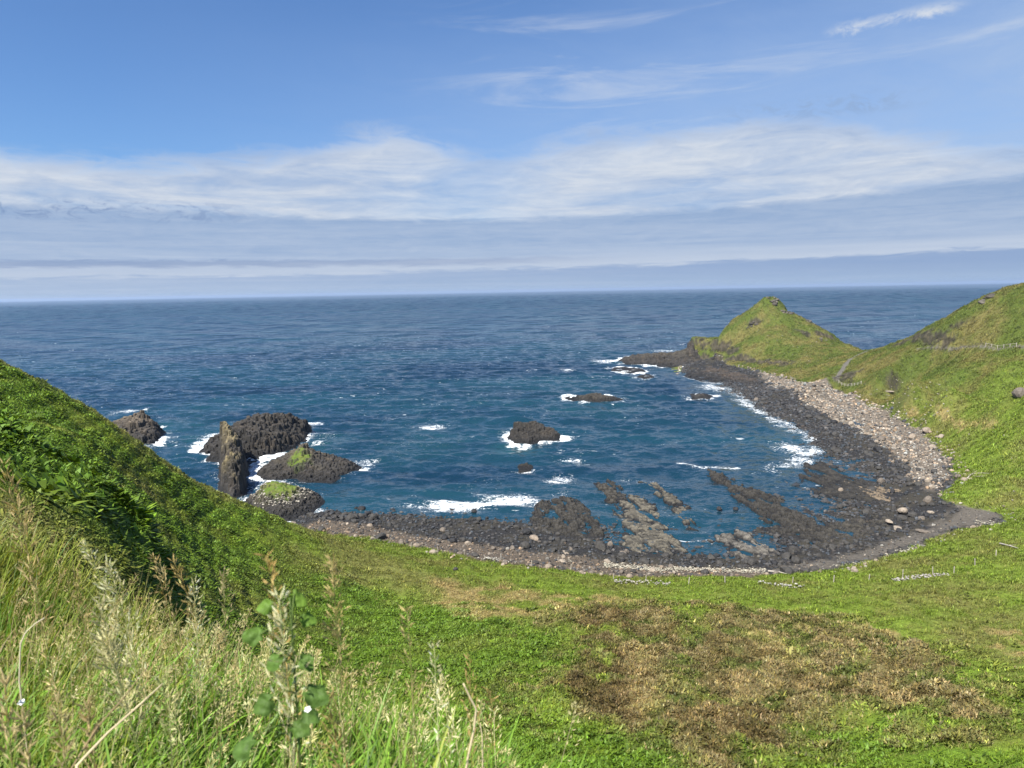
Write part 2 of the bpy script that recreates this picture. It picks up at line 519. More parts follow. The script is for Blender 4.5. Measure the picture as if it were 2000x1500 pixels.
# foot of the dark boulders: the water's edge at low tide
WATER = [(575, 1014), (640, 1000), (700, 1003), (780, 1008), (860, 1015), (950, 1020), (1040, 1028), (1120, 1040), (1200, 1064), (1290, 1082), (1380, 1086), (1440, 1092), (1500, 1075), (1540, 1040), (1570, 1000), (1600, 960), (1640, 935), (1700, 925), (1690, 900), (1640, 893), (1600, 873), (1592, 850), (1560, 828), (1500, 805), (1465, 780), (1440, 760), (1400, 744), (1350, 730)]
for px, py in dense(WATER, 2):
    cz(px, py, 0.0)
for px, py, z in [(620, 985, -1.5), (800, 985, -0.8), (800, 960, -2.5), (950, 995, -0.7), (950, 960, -2.5), (1080, 1005, -0.5), (1080, 960, -1.2), (1200, 1000, -0.4), (1300, 1040, -0.4), (1420, 1040, -0.5), (1480, 1000, -0.6), (1400, 980, -0.8), (1530, 950, -0.6), (1560, 890, -0.7), (1500, 850, -1.4), (1440, 810, -1.2),
                  (1390, 765, -0.9), (1320, 740, -1.5), (1200, 900, -3), (1300, 850, -3.5), (1000, 900, -4), (800, 900, -5), (1100, 780, -6), (1350, 800, -3), (800, 800, -7), (1250, 720, -4), (1000, 700, -9), (1400, 900, -2.2), (1650, 910, -0.25), (650, 930, -3.0)]:
    cz(px, py, z)
# boulder beach between
for px, py, z in [(1500, 780, 1.0), (1600, 812, 1.4), (1700, 862, 1.5), (1780, 905, 1.6), (1650, 838, 1.5), (1680, 850, 1.6), (1640, 842, 1.2), (1730, 880, 1.6), (1665, 870, 0.9), (1720, 900, 1.1), (600, 1018, 0.9), (575, 1024, 1.2), (620, 1010, 0.6), (1780, 950, 1.2), (1800, 1000, 1.3), (1720, 1045, 0.9), (1620, 1085, 1.1), (1700, 960, 0.3), (1640, 1000, 0.15), (1560, 1060, 0.2), (1660, 1040, 0.3), (1100, 1075, 1.2), (900, 1050, 1.2), (760, 1035, 1.3), (1300, 1105, 1.1)]:
    cz(px, py, z)
# the pointed headland
for px, py, r in [(1503, 581, 520), (1488, 585, 522), (1475, 600, 523), (1518, 583, 520), (1530, 595, 520), (1536, 611, 518), (1552, 616, 515), (1580, 628, 505), (1620, 650, 485), (1660, 675, 450), (1690, 687, 405), (1458, 609, 526), (1440, 617, 529), (1428, 626, 531), (1422, 640, 533), (1405, 660, 505), (1490, 640, 490), (1540, 640, 488),
                  (1375, 656, 520), (1352, 656, 522), (1505, 612, 500), (1505, 645, 478), (1450, 660, 490), (1450, 690, 462), (1520, 690, 452), (1400, 690, 478), (1580, 660, 470), (1580, 700, 425), (1640, 700, 405), (1620, 735, 352), (1680, 720, 358), (1390, 700, 462), (1600, 746, 340)]:
    cr(px, py, r)
for px, r, z in [(1505, 560, 12), (1505, 600, -3), (1450, 570, 8), (1450, 600, -3), (1412, 552, 2), (1400, 565, -1), (1400, 535, 6), (1385, 540, 5), (1412, 530, 14), (1370, 548, 2), (1400, 600, -5), (1350, 545, -2), (1340, 520, -1), (1330, 500, -2), (1320, 560, -5), (1580, 555, 4), (1580, 600, -4), (1640, 530, 1), (1640, 570, -5), (1690, 470, 2), (1690, 520, -5), (1740, 470, 2), (1740, 530, -6), (1200, 600, -9), (1690, 430, 11)]:
    ca(px, r, z)
# the hill on the right, the path round its foot
for px, py, r in [(1755, 671, 372), (1800, 649, 362), (1850, 624, 355), (1900, 599, 350), (1950, 578, 348), (2000, 566, 346), (2150, 514, 340), (2300, 474, 330), (1720, 684, 385), (1760, 682, 360), (1850, 684, 335), (1950, 682, 315), (2050, 680, 300), (2300, 690, 250),
                  (1850, 650, 345), (1950, 620, 332), (2050, 610, 318), (1950, 650, 322), (1740, 720, 330), (1850, 720, 305), (1950, 720, 285), (1850, 760, 262), (1980, 760, 240), (2150, 760, 215), (1780, 745, 290)]:
    cr(px, py, r)
for px, r, z in [(1755, 420, 10), (1800, 430, 14), (1850, 440, 20), (1950, 440, 30), (2050, 440, 38), (2300, 430, 50), (1800, 500, -4), (1950, 540, -4), (2300, 560, 0)]:
    ca(px, r, z)
for px in (-300, 400, 900, 1300, 1600, 2000, 2300):
    ca(px, 750, -12)
CPA = np.array(CP)
_u, _v = pol(CPA[:, 0], CPA[:, 1])
MAIN = RBF(np.stack([_u, _v], -1), CPA[:, 2], 1.3, 2e-5)

# the near bank the photographer stands on
BANK_TIPS = [(-500, 900, 7.5), (-200, 950, 6.9), (0, 1010, 6.3), (100, 1070, 5.9), (200, 1135, 5.4), (300, 1200, 4.9), (400, 1250, 4.4), (500, 1300, 3.9), (600, 1345, 3.5), (700, 1390, 3.1), (800, 1435, 2.75), (900, 1478, 2.45), (1000, 1520, 2.15), (1100, 1600, 1.8)]
_b = [at_r(px, py, r) for px, py, r in BANK_TIPS]
_bp = [(p[0], p[1], p[2] - 0.42) for p in _b]
_bq = [(0, 0, 48.35), (1.2, 0.4, 48.3), (-3, 0, 48.7), (-6, 2, 48.9), (-1.4, 2.0, 48.3), (-0.2, 1.4, 48.3), (2, 0, 48.2), (0, -3, 48.5), (-10, 4, 49.2)]
BANK = RBF([(p[0], p[1]) for p in _bp + _bq], [p[2] for p in _bp + _bq], 1.4, 0.01)
BANK_POLY = [(p[0], p[1]) for p in _bp] + [(2.4, 0.2), (3, -4), (-14, -4), (-14, 6)]
# the fern covered ledge half way to the hillside
LEDGE_PTS = [(-200, 700, 30), (0, 800, 27), (100, 860, 26), (200, 935, 25), (262, 985, 24.5), (-200, 900, 22), (0, 930, 21), (100, 985, 20.5), (200, 1020, 20.5), (280, 1060, 21), (262, 1010, 23)]
_l = [at_r(*p) for p in LEDGE_PTS]
LEDGE = RBF([(p[0], p[1]) for p in _l], [p[2] for p in _l], 1.4, 0.02)
LEDGE_POLY = [tuple(at_r(*p)[:2]) for p in [(-300, 660, 31), (0, 800, 27), (100, 860, 26), (200, 935, 25), (268, 990, 24.3), (286, 1050, 21.5), (250, 1060, 20), (150, 1010, 19.5), (0, 960, 19.5), (-300, 950, 20)]]

TERRACE = [tuple(at_r(px, 700, r)[:2]) for px, r in [(1325, 480), (1398, 500), (1415, 528), (1418, 580), (1325, 580)]]
def height0(x, y):
    """land without small relief"""
    x = np.asarray(x, float); y = np.asarray(y, float)
    u, v = pol(x, y)
    z = MAIN(u, np.maximum(v, math.log(24.0)))
    tq = np.nonzero((x > 100) & (x < 190) & (y > 440))[0]
    if len(tq):          # the flat terrace under the left shoulder of the headland
        z[tq] = np.minimum(z[tq], 14.6 + 6.0 * np.maximum(0, -sdf(TERRACE, x[tq], y[tq])))
    r2 = x * x + y * y
    nb = r2 < 22 ** 2
    if nb.any():
        xs, ys = x[nb], y[nb]
        z[nb] = np.minimum(z[nb], 47.0)
        o = np.maximum(0, -sdf(BANK_POLY, xs, ys))
        b = BANK(np.clip(xs, -12, 4), np.clip(ys, -4, 8)) - o * 1.5 - 0.5 * np.minimum(o, 2) ** 2
        zz = z[nb]
        z[nb] = np.where(o < 0.05, np.maximum(b, zz * 0 + b), np.maximum(zz, b))
    nl = (r2 < 45 ** 2) & (r2 > 12 ** 2) & (x < -4)
    if nl.any():
        xs, ys = x[nl], y[nl]
        s = sdf(LEDGE_POLY, xs, ys) + 0.5 * fbm(xs / 3, ys / 3, 2, 5)
        b = LEDGE(xs, ys) - np.maximum(0, -s) * 2.2 - 0.35 * np.clip(1.2 - s, 0, 1.2) ** 2
        z[nl] = np.maximum(z[nl], b)
    return z

def hit(px, py, rmax=700, rmin=9):
    d = ray(px, py); h = math.hypot(d[0], d[1])
    rs = np.exp(np.linspace(math.log(rmin), math.log(rmax), 700))
    xs = d[0] / h * rs; ys = d[1] / h * rs; zs = EYE[2] + d[2] / h * rs
    g = np.maximum(height0(xs, ys), 0.0)
    k = np.argmax(g > zs)
    return (xs[k], ys[k], g[k])

def hitpoly(pts):
    return [hit(*p)[:2] for p in pts]

EDGE_W = [tuple(at_z(px, py, 3.0)[:2]) for px, py in EDGE]
WATER_W = [tuple(at_z(px, py, 0.0)[:2]) for px, py in WATER]
SHORE_POLY = EDGE_W + [tuple(at_z(*p, 0)[:2]) for p in [(1335, 715), (1330, 732), (1300, 760), (1300, 830), (1420, 860), (1460, 900), (1320, 920), (1180, 930), (1060, 950), (980, 985), (800, 990), (640, 985), (560, 1008)]]
PALE_POLY = [tuple(at_z(px, py, 2.0)[:2]) for px, py in [(1440, 712), (1500, 719), (1582, 735), (1670, 757), (1765, 797), (1832, 842), (1886, 895), (1898, 944), (1850, 980), (1780, 965), (1750, 930), (1730, 905), (1690, 865), (1640, 830), (1560, 790), (1500, 760)]]
NEARPALE_POLY = [tuple(at_z(px, py, 2.0)[:2]) for px, py in [(590, 1022), (700, 1022), (800, 1038), (900, 1054), (1000, 1068), (1100, 1078), (1200, 1092), (1330, 1102), (1500, 1106), (1500, 1140), (1300, 1144), (1100, 1134), (930, 1108), (760, 1074), (640, 1055)]]
GRAVEL_POLY = [tuple(at_z(px, py, 2.2)[:2]) for px, py in [(1500, 1124), (1640, 1112), (1720, 1090), (1800, 1066), (1850, 1038), (1965, 1022), (1960, 1000), (1890, 990), (1800, 1030), (1700, 1062), (1600, 1085), (1500, 1105)]]
BROWN_POLY = hitpoly([(1095, 1215), (1170, 1195), (1240, 1190), (1330, 1195), (1420, 1195), (1500, 1205), (1600, 1220), (1680, 1235), (1780, 1270), (1880, 1320), (1950, 1370), (1920, 1400), (1850, 1425), (1740, 1425), (1620, 1410), (1540, 1420), (1500, 1470), (1420, 1497), (1330, 1470), (1240, 1425), (1160, 1400), (1080, 1390), (1075, 1350), (1130, 1310), (1150, 1270)])
DARKBROWN_POLYS = [hitpoly(q) for q in ([(1110, 1230), (1180, 1195), (1230, 1210), (1240, 1255), (1150, 1260)], [(1080, 1350), (1150, 1330), (1240, 1330), (1250, 1365), (1260, 1420), (1160, 1400), (1080, 1395)], [(1140, 1270), (1220, 1262), (1240, 1320), (1200, 1335), (1140, 1325)],
                   [(1300, 1420), (1400, 1405), (1530, 1400), (1500, 1460), (1420, 1495), (1330, 1465)], [(1540, 1330), (1640, 1345), (1660, 1365), (1540, 1370)])]
TAN_LINES = [hitpoly(q) for q in ([(860, 1145), (900, 1165), (960, 1180), (1030, 1160), (1080, 1180)], [(880, 1180), (930, 1200), (1000, 1195), (1080, 1205), (1110, 1195)], [(1190, 1175), (1245, 1180)], [(1420, 1195), (1450, 1230), (1500, 1255), (1560, 1320), (1640, 1395)],
             [(1510, 1205), (1560, 1240), (1600, 1265), (1640, 1275), (1680, 1320), (1780, 1400)], [(1235, 1275), (1250, 1340), (1270, 1370), (1255, 1410)], [(1440, 1340), (1440, 1375), (1420, 1400), (1400, 1440)], [(1590, 1220), (1650, 1225), (1740, 1250), (1800, 1285)], [(1940, 1235), (1990, 1255)], [(1950, 1270), (2000, 1285)], [(1840, 820), (1900, 830), (1960, 830)], [(1770, 795), (1860, 830)])]
BRIGHT_POLYS = [hitpoly(q) for q in ([(560, 1130), (640, 1130), (760, 1160), (900, 1185), (1000, 1225), (1100, 1230), (1130, 1300), (1060, 1370), (1080, 1410), (1200, 1430), (1330, 1490), (1300, 1540), (900, 1560), (600, 1560), (480, 1400), (480, 1200)], [(1530, 1430), (1620, 1420), (1700, 1440), (1720, 1480), (1650, 1520), (1480, 1520)], [(1760, 720), (1850, 700), (1910, 715), (1890, 745), (1790, 760)])]
PATH_PTS = [hit(*p)[:2] for p in [(1632, 746), (1637, 735), (1648, 718), (1662, 702), (1680, 692), (1692, 688)]]
PATH2_PTS = [hit(*p)[:2] for p in [(1790, 684), (1850, 683), (1910, 682), (1970, 681), (2050, 680)]]
SCARP_PTS = [hitpoly(q) for q in ([(1758, 672), (1785, 660), (1820, 660), (1848, 668)], [(1862, 643), (1885, 640), (1900, 634)])]
TAN_AREA = hitpoly([(830, 1135), (930, 1140), (1060, 1150), (1180, 1165), (1260, 1172), (1240, 1205), (1120, 1215), (980, 1212), (880, 1185)])
CREST_W = [tuple(at_r(px, py, r)[:2]) for px, py, r in CREST] + [hit(680, 1075)[:2], hit(800, 1130)[:2], hit(880, 1165)[:2]]
HEADROCK = [hitpoly(q) for q in ([(1362, 672), (1385, 673), (1412, 680), (1432, 688)], [(1372, 700), (1400, 701), (1440, 703), (1490, 707), (1540, 712)], [(1468, 634), (1478, 630)], [(1560, 648), (1575, 655)], [(1600, 655), (1620, 662)], [(1645, 735), (1662, 742), (1670, 738)])]
_sa, _sb = at_z(1250, 942), at_z(1366, 1022)
STR = (_sb[:2] - _sa[:2]) / np.hypot(*(_sb[:2] - _sa[:2]))      # the way the rock strata run across the shore
FLAT_POLY = [tuple(at_z(px, py, 0.0)[:2]) for px, py in [(1370, 915), (1450, 930), (1530, 900), (1640, 895), (1720, 930), (1830, 985), (1790, 1040), (1660, 1085), (1540, 1080), (1490, 1010)]]
HEAD_POLY = [tuple(at_r(px, 700, r)[:2]) for px, r in [(1300, 460), (1335, 455), (1400, 430), (1480, 395), (1560, 370), (1690, 345), (1700, 380), (1740, 480), (1740, 620), (1300, 620)]]

def relief(x, y, z):
    """small relief: hummocks on the grass, stones on the shore"""
    u, v = pol(x, y)
    r = np.hypot(x, y)
    shore = sstep(-2, 2, sdf(SHORE_POLY, x, y)) * sstep(60, 90, r)
    near = sstep(10, 25, r)
    g = 0.75 * fbm(x / 9, y / 9, 3, 11) + 0.34 * fbm(x / 2.2, y / 2.8, 3, 17)
    hill = sstep(8, 24, z)
    g = g * (0.85 - 0.1 * hill) * near
    g = g + 0.13 * np.sin(2 * math.pi * z / 1.7 + 5 * fbm(x / 14, y / 14, 3, 141)) * sstep(9, 16, z) * near + 0.7 * fbm(x / 19, y / 19, 2, 143) * hill * near
    brown = sstep(-1.5, 2.5, sdf(BROWN_POLY, x, y) + 1.6 + 2 * fbm(x / 4, y / 4, 2, 3)) * sstep(30, 40, r)
    g = g + brown * (0.5 + 1.3 * fbm(x / 6, y / 6, 3, 29) + 0.55 * ridged(x / 4.2, y / 3.2, 2, 33))
    _, f2, _, _, rid = worley(x / 0.95, y / 0.95, 4)
    f1 = worley(x / 0.95, y / 0.95, 4)[0]
    st = 0.22 * (np.sqrt(np.clip(1 - f1 * f1 * 1.6, 0, 1)) * (0.5 + rid)) - 0.1 + 0.5 * fbm(x / 11, y / 11, 3, 23) * sstep(-0.5, 1.2, z) * 0.5
    far = sstep(280, 420, r)
    craggy = far * 1.1 * (fbm(x / 14, y / 14, 3, 61) + 0.5 * np.maximum(0, ridged(x / 9, y / 9, 3, 67)))
    cut = np.zeros_like(z)
    fq = np.nonzero(r > 230)[0]
    if len(fq):
        xf, yf = x[fq], y[fq]
        sc = np.minimum(line_dist(SCARP_PTS[0], xf, yf) - 1.0, line_dist(SCARP_PTS[1], xf, yf) + 0.5)
        for q in HEADROCK:
            sc = np.minimum(sc, line_dist(q, xf, yf) - 0.5)
        cut[fq] = (1 - sstep(0.5, 4.0, sc)) * (0.9 * ridged(xf / 3.2, yf / 3.2, 3, 93) + 1.2 * fbm(xf / 5, yf / 5, 3, 95) - 0.5)
    flat = sstep(0, 4, sdf(FLAT_POLY, x, y)) * (1 - sstep(1.0, 1.8, z))
    st = st + flat * (0.95 * fbm((x * STR[0] + y * STR[1]) / 13, (x * STR[1] - y * STR[0]) / 3.0, 4, 151) - 0.32)
    h = lerp(g + craggy * sstep(4, 12, z) + cut, st, shore)
    # broken crag near the top of the headland
    return h * near + (1 - near) * 0.06 * fbm(x / 0.7, y / 0.7, 3, 5)

def height(x, y):
    z = height0(x, y)
    return z + relief(x, y, z)

# ---- colour of the ground at a place
G_FIELD = np.array([0.150, 0.215, 0.026])
G_HILL = np.array([0.158, 0.225, 0.022])
G_DEEP = np.array([0.055, 0.112, 0.012])
G_OLIVE = np.array([0.165, 0.175, 0.045])
G_TAN = np.array([0.36, 0.285, 0.135])
G_BROWN = np.array([0.125, 0.105, 0.038])
G_STRAW = np.array([0.235, 0.20, 0.095])
S_DARK = np.array([0.030, 0.030, 0.031])
S_PALE = np.array([0.275, 0.235, 0.190])
S_NEARPALE = np.array([0.19, 0.155, 0.12])
S_GRAVEL = np.array([0.125, 0.112, 0.095])
S_WEED = np.array([0.075, 0.066, 0.045])

def m3(m):
    return m[..., None]

def zones(x, y):
    r = np.hypot(x, y)
    n1 = fbm(x / 6, y / 6, 4, 41); n2 = fbm(x / 1.8, y / 1.8, 3, 47)
    far = sstep(60, 90, r)
    Z = {'r': r, 'n1': n1, 'n2': n2}
    Z['shore'] = sstep(-0.5, 0.7, sdf(SHORE_POLY, x, y) + 2.0 * n1 + 0.8 * n2) * far
    Z['pale'] = sstep(2.5, 6.0, sdf(PALE_POLY, x, y) + 4 * n1 + 1.5 * n2) * far * sstep(-0.2, 0.6, sdf(SHORE_POLY, x, y) + 1.5 * n1)
    Z['npale'] = sstep(-1.2, 1.2, sdf(NEARPALE_POLY, x, y) + 2.5 * n1 + 1.2 * n2) * far
    Z['gravel'] = sstep(-1.0, 1.5, sdf(GRAVEL_POLY, x, y) + 4 * n1 + 2.5 * n2) * far
    Z['brown'] = sstep(-0.42, 0.02, fbm(x / 6.5, y / 6.5, 4, 131) + 0.10) * sstep(-4.0, 4.0, sdf(BROWN_POLY, x, y) + 1.6 + 6.0 * n1 + 3.0 * n2) * sstep(30, 40, r)
    dk = np.full(x.shape, -99.0)
    for q in DARKBROWN_POLYS:
        dk = np.maximum(dk, sdf(q, x, y))
    Z['dkbrown'] = sstep(-1.2, 1.2, dk + 1.5 * n1 + n2) * sstep(30, 40, r)
    tn = np.full(x.shape, 99.0)
    for q in TAN_LINES:
        tn = np.minimum(tn, line_dist(q, x, y))
    Z['tan'] = (1 - sstep(-0.3, 2.0 + 1.2 * (x < 18), tn + 3.2 * n1 + 2.6 * n2 + 0.4)) * sstep(30, 40, r)
    br = np.full(x.shape, -99.0)
    for q in BRIGHT_POLYS:
        br = np.maximum(br, sdf(q, x, y))
    Z['bright'] = sstep(-2, 2, br + 4 * n1 + n2) * sstep(20, 28, r)
    Z['tan'] = np.maximum(Z['tan'], sstep(-1.0, 2.5, sdf(TAN_AREA, x, y) + 4 * n1) * sstep(0.02, 0.28, fbm(x / 5, y / 3, 4, 101) + 0.08) * 0.95)
    Z['fernmix'] = sstep(-0.16, 0.16, fbm((x + 0.6 * y) / 13, (y - 0.6 * x) / 8, 4, 111) + 0.06)
    Z['crest'] = (1 - sstep(1.5, 7, line_dist(CREST_W, x, y) + 6 * n1)) * (r > 60)
    Z['path'] = np.maximum(1 - sstep(1.2, 2.0, line_dist(PATH_PTS, x, y) + 0.4 * n2), 1 - sstep(0.9, 1.5, line_dist(PATH2_PTS, x, y) + 0.8 + 0.4 * n2))
    sc = np.minimum(line_dist(SCARP_PTS[0], x, y) - 1.0, line_dist(SCARP_PTS[1], x, y) + 0.5)
    for q in HEADROCK:
        sc = np.minimum(sc, line_dist(q, x, y) - 1.8 + 5 * np.maximum(n1, 0))
    Z['scarp'] = 1 - sstep(0.5, 3.0, sc + 4 * n1 + 3 * n2)
    Z['head'] = sstep(-8, 8, sdf(HEAD_POLY, x, y))
    return Z

def albedo(x, y, z, Z=None):
    Z = Z or zones(x, y)
    n3 = fbm(x / 17, y / 17, 3, 71)
    c = lerp(G_FIELD, G_OLIVE, m3(np.clip(0.25 + 1.3 * n3 + 0.9 * Z['n1'] + 0.5 * Z['n2'], 0, 1)))
    hill = sstep(9, 18, z) * (1 - sstep(110, 140, Z['r']))
    c = lerp(c, lerp(G_HILL, G_OLIVE, m3(np.clip(0.30 + 1.2 * n3 + 0.8 * Z['n1'], 0, 1))), m3(hill))
    c = lerp(c, np.array([0.125, 0.220, 0.018]), m3(hill * Z['fernmix'] * 0.85))
    c = lerp(c, np.array([0.185, 0.185, 0.055]), m3(Z['crest'] * 0.75))
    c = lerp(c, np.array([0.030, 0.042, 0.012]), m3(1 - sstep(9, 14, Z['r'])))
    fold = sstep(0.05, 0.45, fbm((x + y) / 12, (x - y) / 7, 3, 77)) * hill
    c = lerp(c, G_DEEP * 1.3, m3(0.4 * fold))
    c = lerp(c, np.array([0.100, 0.185, 0.013]), m3(Z['bright'] * (0.45 + 0.4 * Z['fernmix'])))
    farg = sstep(230, 330, Z['r'])
    c = lerp(c, lerp(np.array([0.080, 0.106, 0.020]), np.array([0.165, 0.145, 0.050]), m3(np.clip(0.38 + 1.5 * n3 + 1.0 * Z['n1'] + 0.5 * Z['n2'], 0, 1))), m3(farg * 0.85))
    bc = lerp(G_BROWN, G_STRAW, m3(np.clip(0.45 + 1.3 * Z['n2'] + 0.9 * Z['n1'], 0, 1)))
    bc = lerp(bc, np.array([0.085, 0.118, 0.020]), m3(sstep(-0.08, 0.25, fbm(x / 4, y / 4, 4, 83)) * 0.9))
    bc = lerp(bc, np.array([0.098, 0.072, 0.027]), m3(Z['dkbrown'] * 0.75))
    c = lerp(c, bc, m3(Z['brown']))
    c = lerp(c, G_TAN, m3(Z['tan'] * (0.85 - 0.35 * Z['brown'])))
    # shore; ground under the pale stones darkened as shade in the gaps
    sc = lerp(S_DARK, S_WEED, m3(sstep(0.0, 0.5, fbm(x / 8, y / 8, 3, 91) + 0.2)) * 0.5)
    sc = lerp(sc, S_GRAVEL, m3(Z['gravel']))
    sc = lerp(sc, S_NEARPALE * 0.6, m3(Z['npale']))
    sc = lerp(sc, S_PALE * 0.55, m3(Z['pale']))
    c = lerp(c, sc, m3(Z['shore']))
    c = lerp(c, np.array([0.15, 0.14, 0.12]), m3(Z['path']))
    c = lerp(c, lerp(np.array([0.026, 0.022, 0.018]), np.array([0.11, 0.09, 0.068]), m3(np.clip(0.35 + 1.6 * Z['n2'], 0, 1))), m3(Z['scarp'] * 0.9))
    return c

ZALL = {}
def build_land():
    az = np.concatenate([np.linspace(-70, -38.5, 90)[:-1], np.linspace(-38.5, 38.5, 1240), np.linspace(38.5, 70, 90)[1:]]) * math.pi / 180
    rr = np.concatenate([np.exp(np.linspace(math.log(0.7), math.log(12), 140))[:-1], np.exp(np.linspace(math.log(12), math.log(680), 860))])
    A, RR = np.meshgrid(az, rr, indexing='ij')
    X = np.sin(A) * RR; Y = np.cos(A) * RR
    Zh = np.empty_like(X)
    Zs = np.empty_like(X)
    for i in range(0, len(az), 64):
        x = X[i:i + 64].ravel(); y = Y[i:i + 64].ravel()
        h0 = height0(x, y)
        land = h0 > -2.2
        h = h0.copy()
        if land.any():
            h[land] = h0[land] + relief(x[land], y[land], h0[land])
        Zh[i:i + 64] = h.reshape(X[i:i + 64].shape); Zs[i:i + 64] = h0.reshape(X[i:i + 64].shape)
    keep_v = Zs > -2.0
    na, nr = X.shape
    idx = np.arange(na * nr).reshape(na, nr)
    kf = (keep_v[:-1, :-1] | keep_v[1:, :-1] | keep_v[1:, 1:] | keep_v[:-1, 1:])
    q = np.stack([idx[:-1, :-1], idx[:-1, 1:], idx[1:, 1:], idx[1:, :-1]], -1)[kf][:, ::-1]
    V = np.stack([X.ravel(), Y.ravel(), Zh.ravel()], -1)
    # per vertex normals of the whole sheet, kept on every piece so that pieces meet without a seam
    dA = np.stack(np.gradient(V.reshape(na, nr, 3), axis=0), 0); dR = np.gradient(V.reshape(na, nr, 3), axis=1)
    N = np.cross(dA, dR).reshape(-1, 3)
    N /= np.linalg.norm(N, axis=1, keepdims=True) + 1e-12
    N[N[:, 2] < 0] *= -1
    used = np.zeros(na * nr, bool); used[q.ravel()] = True
    C = np.zeros((na * nr, 3))
    ui = np.nonzero(used)[0]
    for i in range(0, len(ui), 60000):
        k = ui[i:i + 60000]
        z_ = zones(V[k, 0], V[k, 1])
        for n_ in z_: ZALL.setdefault(n_, np.zeros(na * nr, np.float32))[k] = z_[n_]
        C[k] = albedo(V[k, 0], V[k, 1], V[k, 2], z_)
    # rock shows where the sheet is very steep, and on the far cliffs
    steep = sstep(0.62, 0.42, N[:, 2]) * sstep(250, 350, np.hypot(V[:, 0], V[:, 1]))
    C = lerp(C, np.array([0.06, 0.053, 0.042]), steep[:, None])
    fc = V[q].mean(1)
    r = np.hypot(fc[:, 0], fc[:, 1])
    shore = sdf(SHORE_POLY, fc[:, 0], fc[:, 1]) + 2.0 * fbm(fc[:, 0] / 6, fc[:, 1] / 6, 4, 41) > 0
    head = sdf(HEAD_POLY, fc[:, 0], fc[:, 1]) > 0
    farhill = (r > 255) & (fc[:, 0] > 110) & ~head
    nearhill = (r < 150) & (fc[:, 2] > 11.5) & (fc[:, 0] < 40) & (r > 9)
    nearhill |= (r < 150) & (fc[:, 0] < -30) & (r > 9)
    bank = r <= 9
    kind = np.zeros(len(q), int)
    kind[nearhill] = 1; kind[farhill] = 2; kind[head] = 3; kind[shore & (r > 80)] = 4; kind[bank] = 5
    names = {0: ('ground', 'wide green meadow with brown bracken behind the stony bay'), 1: ('hill', 'steep fern and grass covered hillside falling to the bay on the left'), 2: ('hill', 'round grassy hill on the right with a path along its foot'),
             3: ('hill', 'pointed grassy headland across the bay'), 4: ('beach', 'curved shore of dark and pale boulders'), 5: ('ground', 'grassy bank at the viewer’s feet')}
    for k, (nm, lab) in names.items():
        f = q[kind == k]
        if not len(f): continue
        u, inv = np.unique(f.ravel(), return_inverse=True)
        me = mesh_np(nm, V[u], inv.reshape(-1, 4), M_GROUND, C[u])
        me.normals_split_custom_set_from_vertices(N[u].astype(np.float32))
        tag(link(nm, me), lab, None, None, 'structure')['category'] = nm
    return V, C, N, (na, nr), az, rr

LAND = build_land()
DBG = False
# ------------------------------------------------------------------ sea rocks
RING = []
ROCK_POLYS = []     # outlines at the water, for the foam

def bil(grid, x0, y0, st, x, y):
    fx = np.clip((x - x0) / st, 0, grid.shape[0] - 1.001); fy = np.clip((y - y0) / st, 0, grid.shape[1] - 1.001)
    i = fx.astype(int); j = fy.astype(int); a = fx - i; b = fy - j
    return grid[i, j] * (1 - a) * (1 - b) + grid[i + 1, j] * a * (1 - b) + grid[i, j + 1] * (1 - a) * b + grid[i + 1, j + 1] * a * b

def W(pts, z=0.0):
    return [tuple(at_z(px, py, z)[:2]) for px, py in pts]

C_BLACK = np.array([0.012, 0.012, 0.013]); C_BASALT = np.array([0.042, 0.038, 0.034]); C_LICHEN = np.array([0.20, 0.17, 0.105]); C_PALE = np.array([0.40, 0.38, 0.33])

